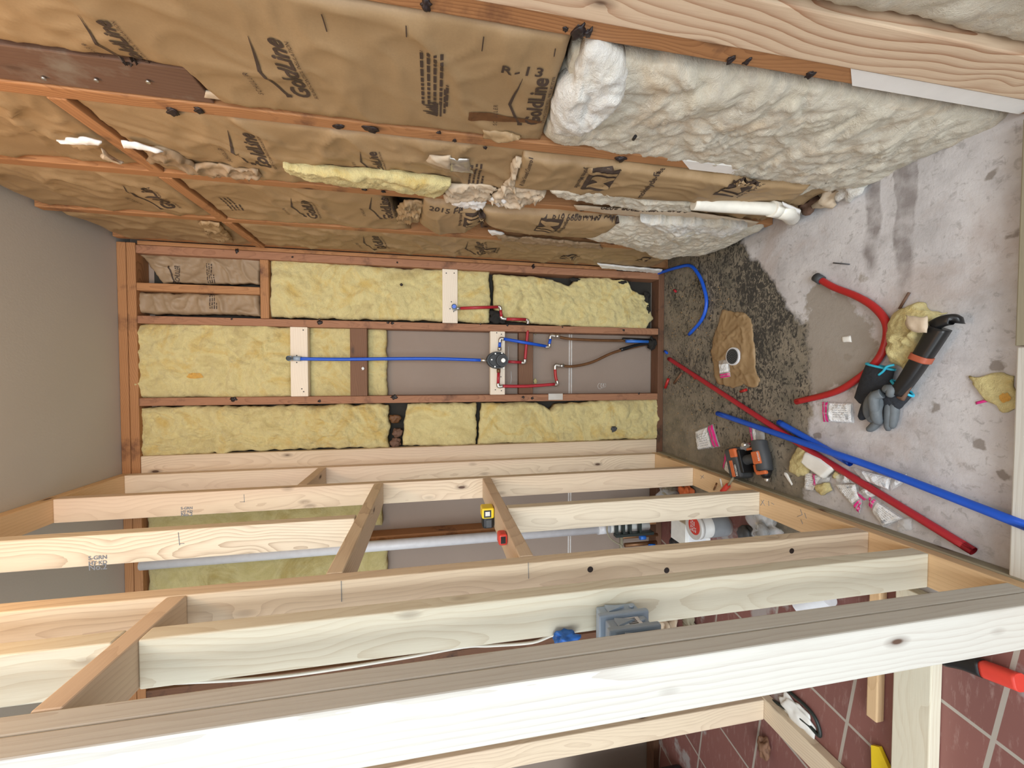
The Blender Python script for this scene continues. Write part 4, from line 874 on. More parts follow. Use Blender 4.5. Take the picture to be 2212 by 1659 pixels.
# ================================================================== far room plumbing
e_ = empty('waste_pipe', (-.875, -.05, .3), 'tall white waste pipe standing behind the new partition', 'pipe')
bm = bmesh.new(); tube_bm(bm, [(-.875, -.045, .42), (-.875, -.045, 2.64)], .0265, 24); bm_obj('pipe', bm, 'pvc', e_)
bm = bmesh.new(); tube_bm(bm, [(-.875, -.045, .36), (-.875, -.045, .43)], .032, 24); bm_obj('coupling', bm, 'pvc', e_)
bm = bmesh.new(); tube_bm(bm, [(-.875, -.045, .12), (-.875, -.045, .36)], .0285, 24); bm_obj('lower_pipe', bm, 'board', e_)
bm = bmesh.new()
for z_ in (.34, .30, .26, .20): box_bm(bm, (-.90, -.115, z_-.006), (-.80, -.085, z_+.006))
box_bm(bm, (-.905, -.118, .12), (-.888, -.083, .35)); box_bm(bm, (-.82, -.118, .05), (-.80, -.083, .35)); bevel(bm, .002, 1)
tag(bm_obj('pipe_bracket', bm, 'darkfix'), 'dark ladder-shaped bracket in front of the white waste pipe foot', 'bracket')
e_ = empty('copper_loop', (-.98, -.05, .1), 'grey-brown square loop of two pipes beside the white waste pipe foot', 'pipe')
tube('pipe', [(-.935, -.05, .06), (-.935, -.05, .28), (-1.02, -.05, .285)], .009, 'copper', e_, curve=False); tube('pipe', [(-1.04, -.05, .285), (-.93, -.05, .285)], .011, 'treated', e_)
tube('pipe', [(-.985, -.04, .06), (-.985, -.04, .26)], .012, 'copper', e_)
for x_, z_, l in ((-.935, .16, 'upper blue valve handle on the pipe loop'), (-.99, .10, 'lower blue valve handle on the pipe loop')):
    bm = bmesh.new(); tube_bm(bm, [(x_, -.07, z_-.012), (x_, -.07, z_+.022)], .013, 12); bm_obj('valve_handle', bm, 'bluewire', e_)
tag(tube('grey_cable', [Bp(1312, 1132, -.10), Bp(1312, 1150, -.10), Bp(1322, 1166, -.10), Bp(1345, 1180, -.10)], .004, 'treated'), 'thin grey-brown cable arcing beside the pipe loop', 'cable')
# ================================================================== things on the partition
e_ = empty('tape_measure', Fp(1060, 1112, 1.12), 'black and yellow tape measure standing on the niche sill', 'tape measure')
c = Fp(1066, 1112, 1.121)
bm = bmesh.new(); box_bm(bm, c+Vector((-.042, -.024, 0)), c+Vector((.030, .024, .042))); bevel(bm, .010, 3); bm_obj('case', bm, 'black', e_)
bm = bmesh.new(); box_bm(bm, c+Vector((-.004, -.0275, .001)), c+Vector((.034, .0275, .045))); bevel(bm, .006, 2); bm_obj('bumper', bm, 'yel', e_)
bm = bmesh.new(); box_bm(bm, c+Vector((.001, -.0285, .012)), c+Vector((.027, -.0270, .038))); bm_obj('window_surround', bm, 'black', e_)
bm = bmesh.new(); box_bm(bm, c+Vector((.007, -.0292, .017)), c+Vector((.022, -.0282, .033))); bm_obj('display', bm, 'tub', e_)
bm = bmesh.new(); box_bm(bm, c+Vector((-.036, -.0265, .010)), c+Vector((-.008, -.0235, .030))); bevel(bm, .003, 2); bm_obj('belt_clip', bm, 'toolgrey', e_)
e_ = empty('chalk_line', Fp(1092, 1160, 1.12), 'small red tool case with a black slot on the niche sill', 'tool')
c = Fp(1094, 1160, 1.121)
bm = bmesh.new(); box_bm(bm, c+Vector((-.018, -.02, 0)), c+Vector((.016, .02, .026))); bevel(bm, .007, 3); bm_obj('case', bm, 'redl', e_)
bm = bmesh.new(); box_bm(bm, c+Vector((-.010, -.0212, .006)), c+Vector((.010, -.0195, .020))); bm_obj('slot', bm, 'black', e_)
e_ = empty('electrical_box', (-.54, -1.36, .90), 'blue-grey three-gang electrical box nailed to the cream stud', 'electrical box')
for k in range(3):
    y1_ = -1.3465-.0465*k; y0_ = y1_-.0455
    bm = bmesh.new(); box_bm(bm, (-.578, y0_+.014, .905), (-.500, y1_, .992)); bevel(bm, .003, 2); g = bm_obj('gang', bm, 'boxblue', e_)
    bm = bmesh.new(); box_bm(bm, (-.580, y0_, .893), (-.4925, y0_+.013, 1.004)); bevel(bm, .0035, 2); bm_obj('gang_flange', bm, 'boxblue', g)
    bm = bmesh.new(); box_bm(bm, (-.590, y0_-.001, .888), (-.581, y1_+.001, 1.010)); bevel(bm, .002, 1); bm_obj('rim', bm, 'boxblue', g)
    a = [Vector((-.4995, y0_+.016, .975)), Vector((-.4995, y1_-.006, .975)), Vector((-.4995, y0_+.030, .935))]
    bm = bmesh.new(); vv = [bm.verts.new(p) for p in a]+[bm.verts.new(p+Vector((.005, 0, 0))) for p in a]
    for f in ((0, 1, 2), (5, 4, 3), (0, 3, 4, 1), (1, 4, 5, 2), (2, 5, 3, 0)): bm.faces.new([vv[i] for i in f])
    bm_obj('wedge_rib', bm, 'boxblue', g)
    bm = bmesh.new(); tube_bm(bm, [(-.5005, y0_+.030, .918), (-.495, y0_+.030, .918)], .0055, 10); bm_obj('screw_boss', bm, 'boxblue', g)
bm = bmesh.new(); box_bm(bm, (-.5003, -1.4245, .922), (-.4993, -1.396, .968)); lb = bm_obj('barcode_label', bm, 'whitep', e_)
bm = bmesh.new()
for k in range(9): box_bm(bm, (-.4993, -1.4225+.0027*k, .930), (-.4990, -1.4225+.0027*k+(.0009 if k % 2 else .0016), .950))
bm_obj('barcode', bm, 'black', lb)
bm = bmesh.new(); c = un(1222, 1378, 1, -1.36); blob_bm(bm, c, .022, (.5, .6, 1.1), .7, 3, 4); tag(bm_obj('blue_tape_wad', bm, 'bluewire'), 'crumpled blue tape by the electrical box', 'tape')
tag(tube('white_cable', [un(u, v, 1, -1.30) for u, v in ((330, 1478), (600, 1462), (850, 1425), (1000, 1398), (1060, 1395), (1150, 1388), (1200, 1372), (1222, 1395))], .003, 'pvcw'), 'slack white cable running behind the cream stud', 'cable')
# ================================================================== floor of the shower
tag(tube('blue_tube', [Bp(1425, 592, .02)+Vector((.0, 0, .02)), Fp(1462, 578, .03), Fp(1490, 574, .016), Fp(1508, 592, .012), Fp(1520, 620, .011), Fp(1526, 655, .011), Fp(1516, 690, .011), Fp(1488, 723, .011)], .0085, 'blue'), 'short blue tube curving out of the back right corner onto the slab', 'tube')
tag(tube('red_hose', [Fp(1765, 600, .013), Fp(1800, 620, .013), Fp(1850, 640, .013), Fp(1890, 665, .013), Fp(1915, 700, .013), Fp(1912, 745, .013), Fp(1890, 785, .013), Fp(1850, 820, .013), Fp(1800, 848, .013), Fp(1720, 868, .013)], .0108, 'red2', hollow=.7), 'thick red tube bent in a wide arc on the slab', 'tube')
bm = bmesh.new(); tube_bm(bm, [Fp(1762, 598, .0135), Fp(1775, 606, .0135)], .015, 14); bm_obj('end_collar', bm, 'toolgrey', bpy.data.objects['red_hose'])
tag(tube('red_tube', [Fp(1445, 775, .011), Fp(1775, 990, .0125), Fp(2103, 1191, .012)], .0112, 'red', curve=False, seg=16, hollow=.7), 'long straight red tube lying diagonally across the slab', 'tube')
tag(tube('blue_tube', [Fp(1550, 893, .012), Fp(1780, 972, .037), Fp(1900, 1014, .030), Fp(2260, 1153, .042)], .0112, 'blue', seg=16, hollow=.7), 'long blue tube crossing over the red one and leaving the view', 'tube')
tag(tube('blue_tube', [Fp(1682, 912, .012), Fp(1838, 1001, .0125)], .0112, 'blue', curve=False, seg=16, hollow=.7), 'short blue tube pointing at the drain, under the long blue tube', 'tube')
# drain with torn brown liner
tag(patch('drain_liner', 'torn brown liner sheet lying around the floor drain', 'liner', [Fp(u, v, .004) for u, v in ((1590, 672), (1560, 672), (1545, 720), (1536, 760), (1545, 815), (1552, 832))], [Fp(u, v, .004) for u, v in ((1612, 680), (1625, 700), (1628, 745), (1632, 790), (1640, 820), (1630, 835))], NZ, 'kraft', 'paper', .008, 14, thick=.003, puff=.004, res=.007, rag=.010), None)
e_ = empty('floor_drain', Fp(1592, 772), 'round white floor drain with a dark strainer', 'drain')
c = Fp(1590, 770, 0)
bm = bmesh.new(); tube_bm(bm, [c+Vector((0, 0, .002)), c+Vector((0, 0, .020))], .040, 32); bm_obj('collar', bm, 'pvc', e_)
bm = bmesh.new(); tube_bm(bm, [c+Vector((0, 0, .0195)), c+Vector((0, 0, .0215))], .034, 32); sr = bm_obj('strainer', bm, 'toolgrey', e_)
bm = bmesh.new()
for rr, k in ((.008, 6), (.017, 12), (.026, 18)):
    for i in range(k):
        a = i/k*6.283; q = c+Vector((math.cos(a)*rr, math.sin(a)*rr, .0214)); tube_bm(bm, [q, q+Vector((0, 0, .0006))], .0026, 6)
bm_obj('strainer_holes', bm, 'blackmatte', sr)
# ---- little fitting bags
def bag(label, corners, zip_at=0, z=.004, lab=(.28, .96), puff=.004, zipc='pink', bar=True, film=True, amp=.004):
    q = [Fp(u, v, z) for u, v in corners]; A = [q[0], q[1]]; B = [q[3], q[2]]
    e2 = patch('fitting_bag', label, 'plastic bag', A, B, NZ, 'clear' if film else 'whitep', 'paper', amp, 26, thick=.0015, puff=puff+.003, res=.006, rag=.003)
    def at(s, t): return (A[0].lerp(A[1], s)).lerp(B[0].lerp(B[1], s), t)
    def sub(nm, s0, s1, t0, t1, mat, dz):
        vs_ = []; n1 = 8
        geo = ([at(s0, t0), at(s1, t0), at(s1, t1), at(s0, t1)], [(0, 1, 2, 3)], 0)
        return deco(nm, e2, [geo], mat, cut=.012)if dz == 0 else deco_off(nm, e2, [geo], mat, dz)
    if lab: 
        l_ = deco_off('paper_label', e2, [([at(lab[0], .06), at(lab[1], .04), at(lab[1], .95), at(lab[0], .94)], [(0, 1, 2, 3)], 0)], 'whitep', .0006)
        g = []; rn = random.Random(hash(label) % 1000 if False else len(label))
        for r in range(6):
            t = .16+.11*r; s = lab[0]+.12; 
            while s < lab[1]-.15:
                w_ = rn.uniform(.03, .09); g.append(([at(s, t), at(s+w_, t), at(s+w_, t+.018), at(s, t+.018)], [(0, 1, 2, 3)], 0)); s += w_+.025
        if bar:
            for k in range(6):
                s = lab[1]-.16; t = .58+.045*k; g.append(([at(s, t), at(s+.10, t), at(s+.10, t+.020), at(s, t+.020)], [(0, 1, 2, 3)], 0))
        deco_off('label_print', e2, g, 'greyink', .0012)
    if zip_at is not None:
        for s in ((.02, .10), (.14, .22)):
            s0, s1 = (s if zip_at == 0 else (1-s[1], 1-s[0]))
            deco_off('zip_strip', e2, [([at(s0, .02), at(s1, .02), at(s1, .98), at(s0, .98)], [(0, 1, 2, 3)], 0)], zipc, .001)
    return e2
def deco_off(nm, host, geos, mat, off):
    bm = bmesh.new()
    for verts, faces, mi in geos:
        vv = [bm.verts.new(p) for p in verts]
        for f in faces: bm.faces.new([vv[i] for i in f])
    bmesh.ops.triangulate(bm, faces=bm.faces)
    for _ in range(4):
        es = [e for e in bm.edges if e.calc_length() > .010]
        if not es: break
        bmesh.ops.subdivide_edges(bm, edges=es, cuts=1); bmesh.ops.triangulate(bm, faces=[f for f in bm.faces if len(f.verts) > 3])
    for v, p in zip(bm.verts, project(host, [v.co.copy() for v in bm.verts], off)): v.co = p
    return bm_obj(nm, bm, mat, host)
bag('label bag beside the bottom plate corner, left of the cordless driver battery', [(1555, 965), (1507, 972), (1502, 932), (1540, 916)], 0)
bag('label bag pinned under the cordless driver battery', [(1566, 975), (1612, 985), (1582, 1030), (1562, 1012)], 0, bar=False)
bag('nearly empty clear bag with a pink strip between the blue tube and the driver', [(1618, 922), (1650, 925), (1652, 968), (1626, 964)], 0, lab=(.3, .5), bar=False)
bag('label bag lying flat in the pale area between the red arc and the blue tube', [(1777, 868), (1842, 870), (1845, 914), (1778, 912)], 0)
bag('small label bag at the edge of the floor drain', [(1556, 818), (1552, 778), (1574, 776), (1578, 814)], 0, z=.014, lab=(.3, .75), bar=False)
bag('white label with a pink strip poking out from under the white board', [(1795, 1030), (1740, 1018), (1738, 1058), (1765, 1062)], None, z=.004, lab=(.25, 1.0), bar=False)
bag('magenta sheet under the white board next to the yellow scrap', [(1755, 1022), (1794, 1032), (1792, 1040), (1758, 1052)], 0, z=.008, lab=None)
bag('large label bag with a bright pink torn corner next to the partition plate', [(1858, 1110), (1802, 1045), (1852, 1044), (1862, 1088)], 0, z=.006)
bag('crumpled pink and white bag under the red tube', [(1850, 1066), (1875, 1050), (1900, 1068), (1868, 1082)], 0, z=.008, lab=(.5, .95), bar=False, amp=.01)
bag('label bag below the red tube, nearest the partition plate', [(1878, 1070), (1955, 1122), (1906, 1138), (1880, 1095)], 0, z=.006)
bag('label bag lying partly under the long blue tube', [(1838, 1008), (1928, 1032), (1920, 1058), (1868, 1040)], None, z=.005, lab=(.3, .98))
bag('clear torn bag by the tip of the blue tube', [(1920, 1032), (1958, 1024), (1950, 1042), (1925, 1058)], None, z=.006, lab=(.5, 1), bar=False)
bag('clear crinkled bag between the lower label bag and the plate', [(1940, 1120), (1972, 1118), (1968, 1145), (1938, 1148)], None, z=.006, lab=None, amp=.01)
bag('clear bag scrap above the large pink cornered label bag', [(1808, 1016), (1850, 1030), (1846, 1044), (1806, 1042)], None, z=.006, lab=(.55, .8), bar=False, amp=.012)
def scrap(name, label, cat, A, B, mat, z=.006, kind='fluff', amp=.010, fr=16, puff=.018, thick=.005, rag=.010, res=.006, ep=2):
    return patch(name, label, cat, [Fp(u, v, z) for u, v in A], [Fp(u, v, z) for u, v in B], NZ, mat, kind, amp, fr, thick=thick, puff=puff, res=res, rag=rag, ep=ep)
scrap('insulation_scrap', 'yellow insulation scrap between the driver and the white board', 'insulation', [(1720, 962), (1742, 966), (1755, 985)], [(1700, 1012), (1722, 1028), (1748, 1022)], 'yellow')
scrap('insulation_scrap', 'small round yellow scrap beside the magenta sheet', 'insulation', [(1762, 1044), (1790, 1038)], [(1764, 1060), (1780, 1074), (1794, 1056)], 'yellow', z=.012)
scrap('insulation_scrap', 'tiny tan crumb between the white board and the red tube', 'insulation', [(1800, 1020), (1814, 1024)], [(1802, 1036), (1814, 1036)], 'yellow', z=.012)
big = scrap('insulation_wad', 'big loose wad of yellow insulation beside the red arc', 'insulation', [(1925, 690), (1950, 672), (1985, 648), (2020, 668), (2042, 678)], [(1922, 748), (1935, 790), (1962, 800), (1985, 782), (2002, 735), (2010, 705)], 'yellow', amp=.020, puff=.055, fr=13, rag=.016)
scrap('paper_flake', 'pale paper flake lying on the big yellow wad', 'paper', [(1955, 682), (2000, 682)], [(1958, 712), (2006, 718)], 'kraft_light', z=.070, kind='paper', amp=.004, puff=.006, thick=.002)
scrap('insulation_wad', 'small grey-yellow tuft at the lower tip of the big wad', 'insulation', [(1958, 780), (1982, 776)], [(1956, 806), (1986, 802)], 'yellow_dull', z=.02, puff=.03)
scrap('insulation_scrap', 'flat yellow insulation scrap near the threshold with an orange spot', 'insulation', [(2098, 808), (2130, 806), (2192, 815)], [(2105, 848), (2138, 870), (2165, 888), (2192, 880)], 'yellow', amp=.006, puff=.006, rag=.016)
spot([o for o in bpy.data.objects if 'orange spot' in str(o.get('label', ''))][0], Fp(2178, 859), .012, .009, 'orangestain', 'orange_stain', 5, (1, 0, 0), (0, 1, 0))
bd = scrap('white_board', 'thick white board offcut leaning on the red tube', 'board', [(1740, 975), (1775, 990), (1803, 1012)], [(1732, 998), (1745, 1012), (1778, 1034)], 'board', z=.020, kind='flat', amp=.002, puff=.010, thick=.012, rag=.001, ep=12)
scrap('white_sliver', 'narrow white plastic sliver near the driver trigger', 'plastic scrap', [(1693, 1020), (1700, 1022), (1712, 1046)], [(1692, 1024), (1700, 1036), (1710, 1049)], 'board', z=.003, kind='flat', amp=.001, puff=.002, thick=.002, rag=.001)
scrap('pink_sliver', 'short pink strip beside the flat yellow scrap', 'plastic scrap', [(2107, 868), (2132, 862)], [(2108, 874), (2133, 868)], 'pink', z=.002, kind='flat', amp=.001, puff=.002, thick=.001, rag=.0)
scrap('plaster_flake', 'small white flake between the drain and the red arc', 'plaster', [(1818, 727), (1838, 726)], [(1818, 738), (1840, 738)], 'board', z=.001, kind='flat', amp=.001, puff=.002, thick=.001, rag=.004)
tag(tube('loose_nail', [Fp(1800, 568, .003), Fp(1835, 571, .003)], .0018, 'toolgrey'), 'loose grey nail lying on the pale slab right of the red arc', 'nail')
tag(tube('wood_splinter', [Fp(1943, 667, .004), Fp(1964, 632, .006)], .0035, 'weather'), 'dark splinter sticking out by the big yellow wad', 'splinter')
for k, (a, b, r, mt, lb) in enumerate((((1437, 838), (1444, 818), .008, 'red2', 'short red tube end at the back edge of the slab'), ((1600, 846), (1612, 842), .006, 'red2', 'red tube crumb below the drain liner'), ((1496, 812), (1502, 818), .005, 'red2', 'red crumb beside the long red tube'), ((1456, 626), (1460, 630), .006, 'red', 'dark red speck near the blue tube'), ((1436, 758), (1441, 763), .007, 'blue', 'blue tube end at the back edge of the slab'))):
    tag(tube('tube_offcut', [Fp(*a, r+.001), Fp(*b, r+.001)], r, mt), lb, 'tube offcut')
tag(tube('wood_splinter', [Fp(1456, 828, .004), Fp(1473, 806, .008)], .006, 'brown'), 'brown splinter beside the red tube end at the back', 'splinter')
rn = random.Random(5)
bm = bmesh.new()
for k in range(190):
    u = rn.uniform(1438, 1600); v = rn.uniform(600, 950); p = Fp(u, v, .001)
    if p.x > .56 or p.x < -.45: continue
    blob_bm(bm, p, rn.uniform(.0012, .0045), (1, rn.uniform(.6, 1.8), .5), .4, 1, k)
tag(bm_obj('wood_chips', bm, 'kraft'), 'scattered wood chips and grit at the back of the slab', 'debris', kind='stuff')
# ---- cordless driver
e_ = empty('cordless_driver', Fp(1640, 995), 'dusty grey and orange cordless driver lying beside the partition plate', 'power tool')
def frame(p, q, up=Z):
    ex = (q-p).normalized(); ey = Vector(up).cross(ex).normalized(); ez = ex.cross(ey)
    m_ = Matrix.Identity(4)
    for i in range(3): m_[i][0] = ex[i]; m_[i][1] = ey[i]; m_[i][2] = ez[i]; m_[i][3] = p[i]
    return m_
def bx(nm, fr_, lo, hi, mat, par, bv=.004, seg=2):
    bm = bmesh.new(); box_bm(bm, lo, hi); bevel(bm, bv, seg); bmesh.ops.transform(bm, matrix=fr_, verts=bm.verts); return bm_obj(nm, bm, mat, par)
b0 = Fp(1600, 998, .036); b1_ = Fp(1688, 984, .036); fr_ = frame(b0, b1_)
bx('battery', fr_, (-.050, -.068, -.035), (.022, .064, .035), 'toolgrey', e_, .014, 3)
bt = bx('battery_rail', fr_, (.022, -.048, -.030), (.036, .05, .030), 'black', e_, .005)
bx('orange_stripe', fr_, (-.026, -.060, .030), (-.006, .010, .0365), 'orange', e_, .002, 1)
bx('orange_latch', fr_, (-.012, .020, .020), (.024, .058, .039), 'orange', e_, .006, 2)
bm = bmesh.new(); tube_bm(bm, spline([fr_ @ Vector(p) for p in ((.018, 0, 0), (.05, .006, 0), (.09, .002, 0), (.13, 0, 0))], 4), .020, 16); bm_obj('handle', bm, 'toolgrey', e_)
bm = bmesh.new(); tube_bm(bm, spline([fr_ @ Vector(p) for p in ((.125, .070, 0), (.125, .05, .002), (.125, 0, 0), (.120, -.045, 0))], 4), [.018]*2+[.030]*11 if False else .030, 18); bm_obj('motor_housing', bm, 'toolgrey', e_)
bm = bmesh.new(); tube_bm(bm, [fr_ @ Vector(p) for p in ((.122, -.045, 0), (.119, -.075, 0))], [.026, .014], 16); bm_obj('gear_case', bm, 'black', e_)
bm = bmesh.new(); tube_bm(bm, [fr_ @ Vector(p) for p in ((.119, -.073, 0), (.118, -.092, 0))], .010, 12); bm_obj('bit_holder', bm, 'steel', e_)
bx('orange_panel', fr_, (.102, -.020, .022), (.142, .030, .0325), 'orange', e_, .004)
bx('orange_nose_ring', fr_, (.094, -.062, .008), (.146, -.046, .026), 'orange', e_, .006)
bx('trigger', fr_, (.074, -.052, -.010), (.094, -.018, .012), 'orange', e_, .006)
bx('belt_hook', fr_, (.060, .040, .0), (.098, .050, .012), 'orange', e_, .003)
def word(txt, a, b, up, mat, par, off=Vector((0, 0, 0))):
    v_, f_, _ = txt_on(txt, a, b, up, .03, 0, 1.0); bm = bmesh.new(); vv = [bm.verts.new(p+off) for p in v_]
    for f in f_:
        try: bm.faces.new([vv[i] for i in f])
        except ValueError: pass
    return bm_obj('maker_name', bm, mat, par)
fv = lambda *p: fr_ @ Vector(p)
word('RIDGID', fv(.010, -.058, .0362), fv(.010, -.010, .0362), fv(-1, 0, 0)-fv(0, 0, 0), 'whitep', e_)
word('RIDGID', fv(.1425, -.010, .0335), fv(.1425, .026, .0335), fv(-1, 0, 0)-fv(0, 0, 0), 'whitep', e_)
sc_ = empty('hole_saw_bit', Fp(1604, 960), 'small steel bit in clear plastic above the driver battery', 'drill bit')
bm = bmesh.new(); c = Fp(1604, 961, .05); tube_bm(bm, [c-Z*.048, c], .008, 14); bm_obj('shank', bm, 'steel', sc_)
bag('clear plastic film wrapped over the driver battery end', [(1588, 990), (1605, 955), (1622, 962), (1600, 985)], None, z=.03, lab=None, amp=.01)
# screwdriver leaning over the plate
e_ = empty('putty_knife', Fp(1575, 1050, .08), 'small tool with dark red handle lying over the orange plate', 'tool')
tube('blade', [Fp(1584, 1032, .082), Fp(1572, 1050, .086)], [.003]*1 if False else .0045, 'treated', e_)
tube('handle', [Fp(1573, 1048, .086), Fp(1560, 1062, .088)], .010, 'redl', e_)
e_ = empty('brass_hook', Fp(1546, 1050, .08), 'bent brass hook standing on the orange plate', 'hook')
tube('hook', [Fp(1542, 1058, .079), Fp(1546, 1050, .10), Fp(1548, 1044, .09)], .004, 'copper', e_)
scrap('paper_sliver', 'white paper sliver on the orange plate', 'paper', [(1554, 1034), (1557, 1034)], [(1558, 1052), (1561, 1052)], 'whitep', z=.079, kind='flat', amp=.0, puff=.001, thick=.001, rag=0)
# ---- work gloves and the black tool
def glove(label, wrist, palm, fingers, thumb, w0, w1, zt_=.03):
    e2 = empty('work_glove', wrist.copy(), label, 'glove')
    bm = bmesh.new(); ax = (palm-wrist).normalized(); sd = Vector((0, 0, 1)).cross(ax).normalized()
    n = 14; prev = None
    for i in range(9):
        t = i/8; c = wrist.lerp(palm, t); c.z = zt_*.5+.004
        ww = w0+(w1-w0)*t**.7; hh = zt_*(.45+.15*math.sin(t*3.1)); 
        rg = [bm.verts.new(c+sd*ww*math.cos(a/n*6.2832)+Z*hh*math.sin(a/n*6.2832)*(1+.2*noise.noise(Vector((i*.7, a*.8, 3))))) for a in range(n)]
        if prev:
            for a in range(n): f = bm.faces.new((prev[a], prev[(a+1) % n], rg[(a+1) % n], rg[a])); f.smooth = True
        prev = rg
        if i == 0: pass
    tip = palm+ax*.012; tip.z = zt_*.5+.004
    rg = [bm.verts.new(tip+sd*w1*.6*math.cos(a/n*6.2832)+Z*zt_*.3*math.sin(a/n*6.2832)) for a in range(n)]
    for a in range(n): q_ = bm.faces.new((prev[a], prev[(a+1) % n], rg[(a+1) % n], rg[a])); q_.smooth = True
    bm.faces.new(rg)
    for fg, r in fingers[1]:
        sp = spline(fg, 4); k = len(sp); tube_bm(bm, sp, [r*(1-.35*(i/(k-1))**3) if i < k-1 else r*.4 for i in range(k)], 12)
    bmesh.ops.recalc_face_normals(bm, faces=bm.faces)
    bm_obj('knit_shell', bm, 'glove', e2)
    for fg, r in fingers[0]:
        bm = bmesh.new(); pts = spline(fg, 5); k = len(pts); tube_bm(bm, pts, [r*(1-.35*(i/(k-1))**3) if i < k-1 else r*.4 for i in range(k)], 14); bm_obj('rubber_fingertip', bm, 'gloverub', e2)
    bm = bmesh.new()
    tube_bm(bm, [Vector((wrist.x, wrist.y, zt_*.5+.004))+sd*w0*1.02*math.cos(a/12*6.2832)+Z*zt_*.47*math.sin(a/12*6.2832) for a in range(13)], .0035, 6); bm_obj('cuff_piping', bm, 'cyan', e2)
    return e2, sd
f_ = lambda l: [Fp(u, v, z) for u, v, z in l]
g1, sd = glove('black work glove with cyan cuff edge and grey curled fingertips, beside the red arc', Fp(1912, 792), Fp(1888, 868), ([(f_([(1898, 862, .03), (1892, 885, .045), (1894, 905, .04), (1900, 912, .02)]), .015), (f_([(1885, 872, .02), (1880, 895, .022), (1884, 912, .018)]), .013), (f_([(1905, 850, .05), (1888, 858, .055), (1890, 885, .05), (1900, 908, .03)]), .014), (f_([(1900, 905, .012), (1888, 920, .011), (1874, 930, .011)]), .012), (f_([(1892, 850, .035), (1878, 868, .034), (1875, 892, .028), (1882, 908, .016)]), .013)], [(f_([(1876, 866, .02), (1868, 888, .02), (1860, 906, .015)]), .014)]), None, .040, .046)
bm = bmesh.new(); tube_bm(bm, spline(f_([(1932, 788, .034), (1916, 792, .04), (1908, 802, .036), (1898, 810, .034)]), 4), .0035, 6); bm_obj('cuff_piping', bm, 'cyan', g1)
g2, sd = glove('second black work glove with a cyan cuff edge, under the black tool', Fp(1960, 838), Fp(1925, 872), ([(f_([(1924, 870, .02), (1920, 895, .022), (1918, 930, .014)]), .013), (f_([(1932, 872, .02), (1930, 900, .018), (1926, 925, .014)]), .013), (f_([(1915, 840, .045), (1925, 842, .05), (1922, 858, .05)]), .013)], [(f_([(1935, 866, .02), (1940, 872, .02), (1930, 882, .015)]), .014)]), None, .034, .036)
e_ = empty('black_tool', Fp(1990, 780), 'glossy black handled tool with an orange-brown band and hooked end, on the slab', 'tool')
pts = f_([(1938, 850, .035), (1960, 820, .040), (1985, 782, .042), (2010, 742, .042), (2030, 708, .042)])
def flatbar(pts, w_, h_, n=5):
    bm = bmesh.new(); sp = spline(pts, n); prev = None
    for i, p in enumerate(sp):
        t = (sp[min(i+1, len(sp)-1)]-sp[max(i-1, 0)]).normalized(); s = Z.cross(t).normalized()
        ww = w_ if not isinstance(w_, (tuple, list)) else w_[0]+(w_[1]-w_[0])*i/(len(sp)-1)
        rg = [bm.verts.new(p+s*ww*math.copysign(abs(math.cos(a))**.6, math.cos(a))+Z*h_*math.copysign(abs(math.sin(a))**.6, math.sin(a))) for a in [k/14*6.2832 for k in range(14)]]
        if prev:
            for a in range(14): f = bm.faces.new((prev[a], prev[(a+1) % 14], rg[(a+1) % 14], rg[a])); f.smooth = True
        else: bm.faces.new(rg[::-1])
        prev = rg
    bm.faces.new(prev); bmesh.ops.recalc_face_normals(bm, faces=bm.faces); return bm
bm_obj('handle', flatbar(pts, (.016, .023), .018), 'black', e_)
bm_obj('band', flatbar(f_([(1986, 780, .042), (1993, 768, .042)]), .0235, .0195), 'rust', e_)
bm_obj('hook', flatbar(f_([(2016, 704, .044), (2036, 694, .048), (2060, 690, .044), (2068, 698, .03)]), .014, .012), 'black', e_)
bm_obj('scraper_edge', flatbar(f_([(1945, 862, .030), (1958, 838, .034), (1972, 812, .036)]), .010, .006), 'weather', e_)
# ================================================================== things on the red tiles
e_ = empty('tub', Fp(1566, 1132), 'white plastic tub with a round red lid sticker on the red tiles', 'tub')
c = Fp(1566, 1132, 0)
bm = bmesh.new(); tube_bm(bm, [c+Z*.001, c+Z*.15], [.052, .055], 28); bm_obj('body', bm, 'tub', e_)
bm = bmesh.new(); tube_bm(bm, [c+Z*.012, c+Z*.095], [.0535, .0550], 28, cap=False); bm_obj('wrap_label', bm, 'tublabel', e_)
bm = bmesh.new(); tube_bm(bm, [c+Z*.145, c+Z*.165], .058, 28); ld = bm_obj('lid', bm, 'tub', e_)
bm = bmesh.new(); tube_bm(bm, [c+Z*.165+Vector((.006, -.006, 0)), c+Z*.1662+Vector((.006, -.006, 0))], .040, 28); bm_obj('lid_sticker', bm, 'redl', ld)
g = smallprint(None, c+Vector((-.022, .012, .1668)), (1, 0, 0), (0, 1, 0), .05, 4, .011, .005, seed=3)
bm = bmesh.new()
for v_, f2, _ in g: bm.faces.new([bm.verts.new(p) for p in v_])
bm_obj('sticker_print', bm, 'whitep', ld)
bm = bmesh.new(); c = Fp(1545, 1165, 0); box_bm(bm, c+Vector((-.04, .03, .001)), c+Vector((.07, .15, .14))); bevel(bm, .002, 1); bw = tag(bm_obj('carton', bm, 'board'), 'white carton behind the plastic tub', 'box')
bm = bmesh.new(); box_bm(bm, c+Vector((-.032, .028, .03)), c+Vector((.02, .0305, .12))); bm_obj('carton_label', bm, 'whitep', bw)
def heap(name, label, cat, p, r, sc, mat, seed, rough=.5, par=None):
    bm = bmesh.new(); blob_bm(bm, p, r, sc, rough, 4, seed); return tag(bm_obj(name, bm, mat), label, cat)
heap('black_bag', 'crumpled black plastic bag beside the white carton', 'plastic bag', Fp(1472, 1165, .05), .065, (1, .8, .75), 'blackbag', 3, .6)
